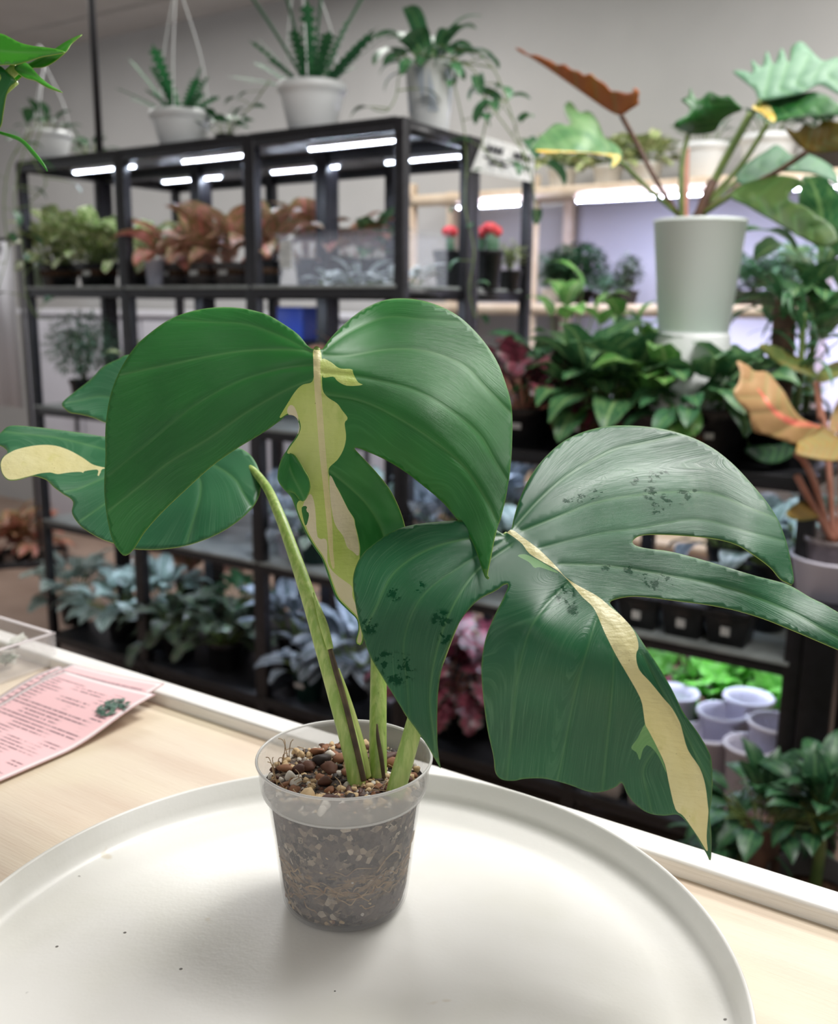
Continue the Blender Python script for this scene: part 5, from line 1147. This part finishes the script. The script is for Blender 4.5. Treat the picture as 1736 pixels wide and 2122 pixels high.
pleaf([(1285,562),(1340,522),(1420,490),(1480,458),(1520,492),(1600,480),(1680,500),(1736,540),(1850,600),(1736,602),(1600,610),(1480,622),(1400,642),(1372,622),(1335,592)], 'gr', [(1290,560,2.15),(1480,460,2.2),(1736,560,1.95),(1390,640,2.1),(1600,610,2.0)], [(1300,570),(1500,560),(1820,590)], [[(1285,562),(1340,530),(1380,560),(1410,620),(1398,640),(1372,622),(1335,592)]], label='green leaf with a yellow base')
pleaf([(1455,668),(1520,692),(1560,650),(1620,670),(1660,630),(1736,640),(1830,650),(1800,780),(1736,792),(1600,800),(1540,772),(1490,722)], 'ye', [(1460,670,2.1),(1736,630,1.98),(1600,800,2.05),(1800,770,1.95)], [(1560,790),(1700,720),(1800,690)], label='olive brown underside of a serrated leaf')
pleaf([(1165,1022),(1250,960),(1350,930),(1450,918),(1565,955),(1490,1000),(1478,1048),(1560,1080),(1625,1130),(1700,1180),(1740,1260),(1690,1292),(1620,1282),(1500,1222),(1380,1150),(1260,1080)], 'ol', [(1170,1020,2.15),(1450,920,2.1),(1700,1280,1.85),(1400,1150,2.0),(1600,1120,1.9)], [(1170,1022),(1400,1060),(1690,1270)], label='large dark green leaf drooping right')
pleaf([(1200,902),(1280,840),(1360,790),(1420,758),(1500,820),(1560,800),(1700,870),(1740,965),(1640,920),(1560,902),(1400,902),(1300,950),(1220,962)], 'pa', [(1200,900,2.3),(1420,760,2.4),(1700,900,2.25),(1300,950,2.25)], [(1210,930),(1400,850),(1700,900)], label='pale leaf behind the stalks')
def pst(pts, mat, r): 
    c = crom([(*zP([(a, b)])[0], d) for a, b, d in pts], 8); P_ = [at(*p_)-ph.location for p_ in c]
    MB().tube(P_, r, 8).build('petiole', mat, ph)
dp = (ph.location-CAMP).dot(FW)
for pts, m_, r in (([(600,605,2.17),(690,770,2.2),(790,960,2.19),(905,1140,dp),(915,1200,dp)], 'stem_brown', .0055), ([(600,850,2.12),(740,990,2.16),(900,1130,dp),(915,1200,dp)], 'stem', .005), ([(950,705,2.2),(918,860,2.2),(914,1050,2.2),(918,1200,dp)], 'stem', .006), ([(940,780,2.23),(935,1000,2.22),(935,1200,dp)], 'stem_pink', .008),
    ([(1275,590,2.15),(1130,850,2.2),(1000,1110,dp),(980,1200,dp)], 'stem', .006), ([(1372,640,2.1),(1240,850,2.16),(1100,1010,2.2),(985,1130,dp),(975,1200,dp)], 'stem', .006), ([(1570,800,2.05),(1400,910,2.12),(1200,1010,2.18),(1000,1130,dp),(985,1200,dp)], 'stem_brown', .006), ([(1175,1025,2.15),(1090,1080,2.18),(1010,1140,dp),(1000,1200,dp)], 'stem', .006), ([(1330,525,2.15),(1230,700,2.2),(1090,960,2.22),(995,1200,dp)], 'stem', .006), ([(1080,950,2.2),(1040,1040,2.2),(985,1180,dp)], 'stem_brown', .011), ([(1215,940,2.27),(1080,1060,2.24),(1000,1190,dp)], 'stem', .005)):
    pst(pts, M_[m_], r)

# ---- black stand with the orange aglaonema
st = thing('plant_stand', 'low black plant stand beside the low shelf, carrying the orange aglaonema', 'stand', row(-.419, 2.02, 0), ROWROT); SZ = .712
MB().box(0, .75, 0, .40, SZ-.03, SZ, 0, .003).build('stand_top', M_['black'], st)
for x, y in ((0, 0.1), (.68, 0.1), (0, .33), (.68, .33)): MB().box(x, x+.068, y, y+.05, 0, SZ-.03, 0, .003).build('leg', M_['black'], st)
oa = thing('aglaonema', 'large orange and pink aglaonema in a clear pot inside a white planter', 'potted plant', spot(1728, 1240, 2.14, SZ))
MB().lathe([(.0005, 0), (.070, 0), (.078, .006), (.092, .080), (.096, .083), (.096, .088), (.090, .088), (.076, .012), (.0005, .010)], 48).build('planter', M_['lilac_p'], oa)
MB().lathe([(.052, .012), (.064, .115), (.070, .117), (.070, .128), (.064, .128), (.058, .10), (.0005, .10)], 40).build('inner_pot', pmat('smoky_pot', (128, 118, 118), (104, 95, 95), 60, .35), oa)
MB().lathe([(.062, .110), (.0005, .114)], 20).build('soil', M_['soil'], oa)
OR1 = monstera_mat('agla_orange', (180, 144, 94), (192, 150, 106), (204, 140, 112), .45, .2); OR2 = monstera_mat('agla_olive', (164, 130, 62), (154, 126, 68), (192, 150, 92), .45, .2); OR3 = monstera_mat('agla_green', (92, 116, 56), (140, 126, 62), (190, 130, 84), .45, .2); PNK = pmat('agla_pink', (222, 112, 96), (226, 140, 110), 40, .45)
zO = Zc(1336, 600, 4.34); dO = (oa.location-CAMP).dot(FW)
def oleaf(pts, m, ctrl, vein, patches=()): return traced('leaf', zO(pts), [(*zO([(a, b)])[0], d) for a, b, d in ctrl], [m, PNK, RIM], oa, patches=[(zO(p_), 1) for p_ in patches], midrib=zO(vein), grid=12, ostep=8, thick=.002, groove=.003, gw=8, wave=.008, edgeamt=.0, autov=True)
oleaf([(828,642),(885,662),(940,692),(985,735),(1100,742),(1180,830),(1260,930),(1320,1050),(1400,1150),(1500,1200),(1600,1225),(1580,1265),(1440,1380),(1350,1392),(1200,1340),(1060,1300),(990,1282),(958,1200),(938,1120),(870,1040),(808,960),(808,900),(850,830),(862,740)], OR1, [(830,645,1.88),(1100,740,1.95),(1600,1240,dO-.05),(1000,1280,1.86),(810,930,1.82),(1200,1000,1.90)], [(1590,1240),(1300,1180),(1000,880),(840,660)], [[(1590,1235),(1480,1240),(1300,1215),(1140,1100),(1050,960),(1000,880),(1070,940),(1180,1080),(1330,1160),(1480,1195)]])
oleaf([(1385,1292),(1500,1250),(1620,1240),(1736,1320),(1830,1400),(1800,1500),(1736,1535),(1600,1532),(1450,1502),(1358,1472),(1368,1400)], OR2, [(1400,1300,1.98),(1736,1320,2.0),(1600,1530,1.9),(1360,1470,1.9)], [(1780,1330),(1600,1390),(1380,1440)])
oleaf([(1030,500),(1100,488),(1250,538),(1400,618),(1500,690),(1560,800),(1500,785),(1400,745),(1250,690),(1110,592)], OR3, [(1035,500,2.0),(1300,560,2.15),(1530,790,dO),(1200,680,2.05)], [(1530,790),(1300,640),(1050,505)])
oleaf([(1540,800),(1600,700),(1736,640),(1850,640),(1800,740),(1700,800),(1600,830)], OR3, [(1550,810,dO),(1736,640,2.2),(1800,740,2.1)], [(1550,810),(1700,720),(1830,650)])
oleaf([(1660,1230),(1690,1100),(1736,1000),(1850,900),(1880,1050),(1800,1200),(1720,1290)], OR1, [(1680,1230,dO),(1850,900,2.25),(1800,1200,2.1)], [(1690,1250),(1760,1100),(1850,920)])
oleaf([(1350,1310),(1200,1390),(1000,1400),(900,1430),(960,1500),(1100,1560),(1250,1540),(1370,1440)], monstera_mat('agla_dark_green', (30, 66, 44), (44, 84, 54), (60, 96, 62), .45, .15), [(1350,1320,2.15),(900,1430,2.1),(1200,1550,2.1)], [(1350,1360),(1100,1460),(920,1440)])  # darkest green of the aglaonema leaves
zQ = Zc(1400, 1000, 5.167)
oleaf([], OR2, [], []) if False else None
traced('leaf', zQ([(1180,330),(1300,220),(1450,190),(1560,260),(1600,330),(1480,390),(1300,400)]), [(1640, 1060, 1.98), (1680, 1040, 2.06), (1710, 1065, dO)], [OR2, PNK, RIM], oa, midrib=zQ([(1600,330),(1400,300),(1200,335)]), grid=12, ostep=8, thick=.002, groove=.003)
for pts in ([(1728, 1125, dO), (1722, 1050, dO), (1716, 960, dO), (1712, 900, dO), (1700, 850, dO)], [(1720, 1120, dO), (1690, 1010, dO-.03), (1668, 960, dO-.04), (1650, 940, dO-.06)], [(1724, 1120, dO), (1690, 1060, dO-.02), (1650, 985, dO-.05)], [(1735, 1120, dO), (1745, 1000, dO), (1740, 880, dO)], [(1700, 870, dO), (1692, 800, dO), (1690, 790, dO)]):
    P_ = [at(*p_)-oa.location for p_ in crom(pts, 6)]; MB().tube(P_, .007, 8).build('stem', M_['stem_pink'], oa)

# ---- plants right of the frosted pot
def tree(name, label, loc, trunk_h, tr_r, sp, n, s, potr, poth, potm, tmat='stem_brown', seed=1, crown=1, spread=.05):
    t = thing(name, label, 'potted plant', loc); r_ = random.Random(seed)
    me = potmesh('round', potr, poth).copy(); me.materials.append(M_[potm]); link('pot', me, t); MB().lathe([(potr*.9, poth*.84), (.0005, poth*.88)], 16).build('soil', M_['soil'], t)
    MB().tube(crom([(0, 0, poth*.8), (.006, .003, poth+trunk_h*.4), (0, 0, poth+trunk_h)], 6), [tr_r*1.15-(tr_r*.3)*i/12 for i in range(13)], 10).build('trunk', M_[tmat], t)
    ms, _ = SP[sp]
    for k in range(n):
        o = link('leaf', ms[r_.randrange(len(ms))], t); f_ = r_.random()**.6; az = k*2.4+r_.uniform(-.3, .3); sc = s*r_.uniform(.75, 1.1); o.scale = (sc,)*3
        o.location = (math.cos(az)*tr_r*.6, math.sin(az)*tr_r*.6, poth+trunk_h*(1-.35*(1-f_)*crown)); o.rotation_euler = (r_.uniform(-.2, .2), r_.uniform(-.6, .5), az)
    return t
tree('dracaena', 'leafy plant with a thick brown trunk on the low shelf beside the frosted pot', LA(1600, 2.34), .27, .028, 'strap', 22, .75, .06, .11, 'black_p', seed=3)
tree('rubber_plant', 'upright plant with broad green leaves behind the orange aglaonema', LA(1660, 2.46), .30, .008, 'cala', 26, 1.15, .06, .11, 'black_p', 'stem', seed=4, crown=2.4)
tree('rubber_plant', 'upright plant with long pale green leaves beside the thick brown trunk', LA(1640, 2.26), .24, .007, 'strap', 22, .6, .055, .10, 'black_p', 'stem', seed=6, crown=2.2)
# stand-side tall plant
tree('rubber_plant', 'tall green plant on the black stand behind the white planter', row(-.22, 2.32, SZ), .50, .009, 'pothos', 30, 1.2, .06, .12, 'black_p', 'stem', seed=9, crown=2.4)

# ---- plants on the floor between counter and shelves
def gz(px, py, v): return onv(px, py, v)
p_ = gz(1572, 1780, 1.80)
tree('pachira', 'pachira with a thick brown trunk and drooping dark leaves on the floor behind the counter', (p_.x, p_.y, 0), .22, .036, 'deep', 34, 1.15, .085, .13, 'black_p', seed=12, crown=.6)
p_ = gz(1500, 1780, 1.84)
tree('palm', 'dark leaved small palm beside the pachira trunk, with a white label', (p_.x, p_.y, 0), .10, .012, 'strap', 30, .7, .075, .14, 'black_p', seed=13)
p_ = gz(1700, 1700, 1.78)
tree('leafy_shrub', 'fresh green shrub in a grey-lilac pot on the floor beside the pachira', (p_.x, p_.y, 0), .13, .010, 'deep', 50, 1.0, .085, .27, 'grey_p', 'stem', seed=14, crown=1.6)
p_ = gz(1655, 1560, 1.95)
tree('leafy_shrub', 'dark green shrub on the floor against the wide black stand leg', (p_.x, p_.y, 0), .12, .010, 'deep', 44, 1.0, .08, .16, 'black_p', 'stem', seed=15, crown=1.4)
p_ = gz(1545, 1640, 1.96)
tree('leafy_shrub', 'dark green shrub on the floor in front of the white pots', (p_.x, p_.y, 0), .05, .010, 'strap', 26, .6, .075, .13, 'black_p', 'stem', seed=16, crown=1.4)

# ---- wooden wall shelf plants
W2 = lambda px, v=3.64: spot(px, 600, v, 1.319)
bushy('bonsai_plant', 'dense dark green bushy plant in a black tray on the wooden wall shelf', W2(1195), 'deep', .12, .19, 1100, .03, .02, .07, .05, seed=31)
bushy('bonsai_plant', 'dark green bushy plant in a white pot at the end of the wooden wall shelf', W2(1145), 'sage', .08, .15, 500, .028, .018, .05, .06, 'white_p', seed=32)
bushy('bonsai_plant', 'small cone shaped plant in a black pot beside the frosted white pot', W2(1300), 'velvet', .05, .14, 400, .025, .016, .045, .05, seed=33)
bushy('bonsai_plant', 'low grey-green mound in a black tray between bushy plants on the wall shelf', W2(1255), 'sage', .09, .08, 500, .025, .012, .06, .04, seed=34)
bushy('bonsai_plant', 'wide dark green mound in a black tray behind the long thin leaf', W2(1560), 'deep', .13, .13, 800, .035, .016, .09, .05, seed=35)
bushy('bonsai_plant', 'wide sage green mound in a black tray near the brown trunk', W2(1640), 'sage', .13, .16, 800, .03, .016, .09, .05, seed=36)
bushy('pink_flower', 'tiny pink flowering plant on the wall shelf beside the frosted pot', W2(1520), 'aglap', .02, .03, 60, .015, .012, .02, .03, 'white_p', seed=37)
W3 = lambda px, v=3.66: spot(px, 360, v, 1.753)
potted('wall_pot_plant', 'green plant in a white hanging pot on top of the wooden wall shelf', 'sage', W3(1455), 'hang', 'white_p', .095, .13, .8, 26, seed=201)
potted('wall_pot_plant', 'green plant in a white hanging pot behind the philodendron stalks', 'sage', W3(1590), 'hang', 'white_p', .105, .14, .8, 26, seed=202)
potted('wall_pot_plant', 'trailing variegated plant at the open end of the wall shelf top', 'cream', W3(1165), 'round', 'white_p', .06, .08, .95, 40, seed=203)
potted('wall_pot_plant', 'trailing variegated plant in a white pot below the rust orange leaf', 'cream', W3(1260), 'round', 'white_p', .06, .08, .95, 40, seed=204)
potted('wall_pot_plant', 'trailing variegated plant in a white pot beside the hanging pots on the wall shelf', 'cream', W3(1340), 'round', 'white_p', .06, .08, .9, 36, seed=205)
potted('wall_pot_plant', 'black potted plant on the wall shelf top behind the olive leaf', 'deep', W3(1715), 'round', 'black_p', .09, .12, 1.0, 24, seed=206)
W1 = lambda px, v=3.60: spot(px, 720, v, .881)
for k, px in enumerate((1130, 1250, 1540, 1640)):
    bushy('bonsai_plant', ['green mound on the second lowest wall board behind the tall shelf', 'green mound on the second lowest wall board behind the calatheas', 'green mound on the second lowest wall board behind the white plinth', 'green mound on the second lowest wall board behind the brown trunk'][k], W1(px), ['pothos', 'sage', 'deep', 'cala'][k], .10, .18, 600, .04, .025, .07, .06, seed=40+k)

# ---- left background
cb = thing('white_cabinet', 'pale grey storage cabinet behind the open end of the tall shelf', 'cabinet', row(-5.03, 3.45, 0), ROWROT); CWm = pmat('cabinet_grey', (206, 205, 214), None, rough=.4)
MB().box(0, 2.5, .02, .42, 0, 1.24, 0, .004).build('cabinet_body', CWm, cb); MB().box(-.02, 2.52, -.01, .43, 1.24, 1.27, 0, .004).build('cabinet_top', pmat('cabinet_white', (226, 226, 234), None, rough=.4), cb)
for k in range(5):
    d_ = MB().box(.01+k*.5, .49+k*.5, 0, .02, .06, 1.22, 0, .004).build('door', CWm, cb); MB().box(.45+k*.5, .462+k*.5, -.02, 0, .6, .74, 0, .003).build('handle', M_['black'], d_)
wc = thing('white_curtain', 'white hanging plastic curtain beside the tall shelf', 'curtain', row(-3.75, 2.55, 0), ROWROT); m = MB(); vs_, fs = [], []
for i in range(41):
    x = -.8+i*.02; y = .012*math.sin(i*1.1); vs_ += [(x, y, .86), (x, y, 1.55)]
for i in range(40): fs.append((i*2, i*2+2, i*2+3, i*2+1))
cu = m.add(vs_, fs).build('curtain_sheet', pmat('curtain_white', (218, 218, 224), None, rough=.5), wc); cu.modifiers.new('thickness', 'SOLIDIFY').thickness = .002
MB().tube([(-.85, 0, 1.56), (.05, 0, 1.56)], .008, 8).build('curtain_rail', M_['black'], wc)
for x in (-.85, .05): MB().tube([(x, 0, 0), (x, 0, 1.57)], .009, 8).build('rail_post', M_['black'], wc)
pq = onv(55, 1168, 2.95)
tq = thing('plant_trolley', 'low black tray trolley on the floor behind the slim shelf post', 'trolley', (pq.x, pq.y, 0), ROWROT+.9)
MB().box(-.28, .20, -.16, .16, pq.z-.02, pq.z, 0, .003).build('tray', M_['black'], tq)
for a_ in ((-.28, .20, -.16, -.15), (-.28, .20, .15, .16), (-.28, -.27, -.15, .15), (.19, .20, -.15, .15)): MB().box(*a_, pq.z, pq.z+.05).build('tray_side', M_['black'], tq)
for x, y in ((-.26, -.14), (.18, -.14), (-.26, .14), (.18, .14)): MB().tube([(x, y, 0), (x, y, pq.z-.02)], .01, 8).build('leg', M_['black'], tq)
for k, (dx, dy) in enumerate(((-.14, -.05), (-.02, .02), (.09, -.03))):
    a = ROWROT+.9; potted('aglaonema', ['pink aglaonema on the black trolley, at its far end', 'pink aglaonema in the middle of the black trolley', 'pink aglaonema on the black trolley beside the slim post'][k], 'aglap' if k != 1 else 'agla', (pq.x+dx*math.cos(a)-dy*math.sin(a), pq.y+dx*math.sin(a)+dy*math.cos(a), pq.z), 'round', 'black_p', .05, .085, 1.1, 18, seed=300+k)
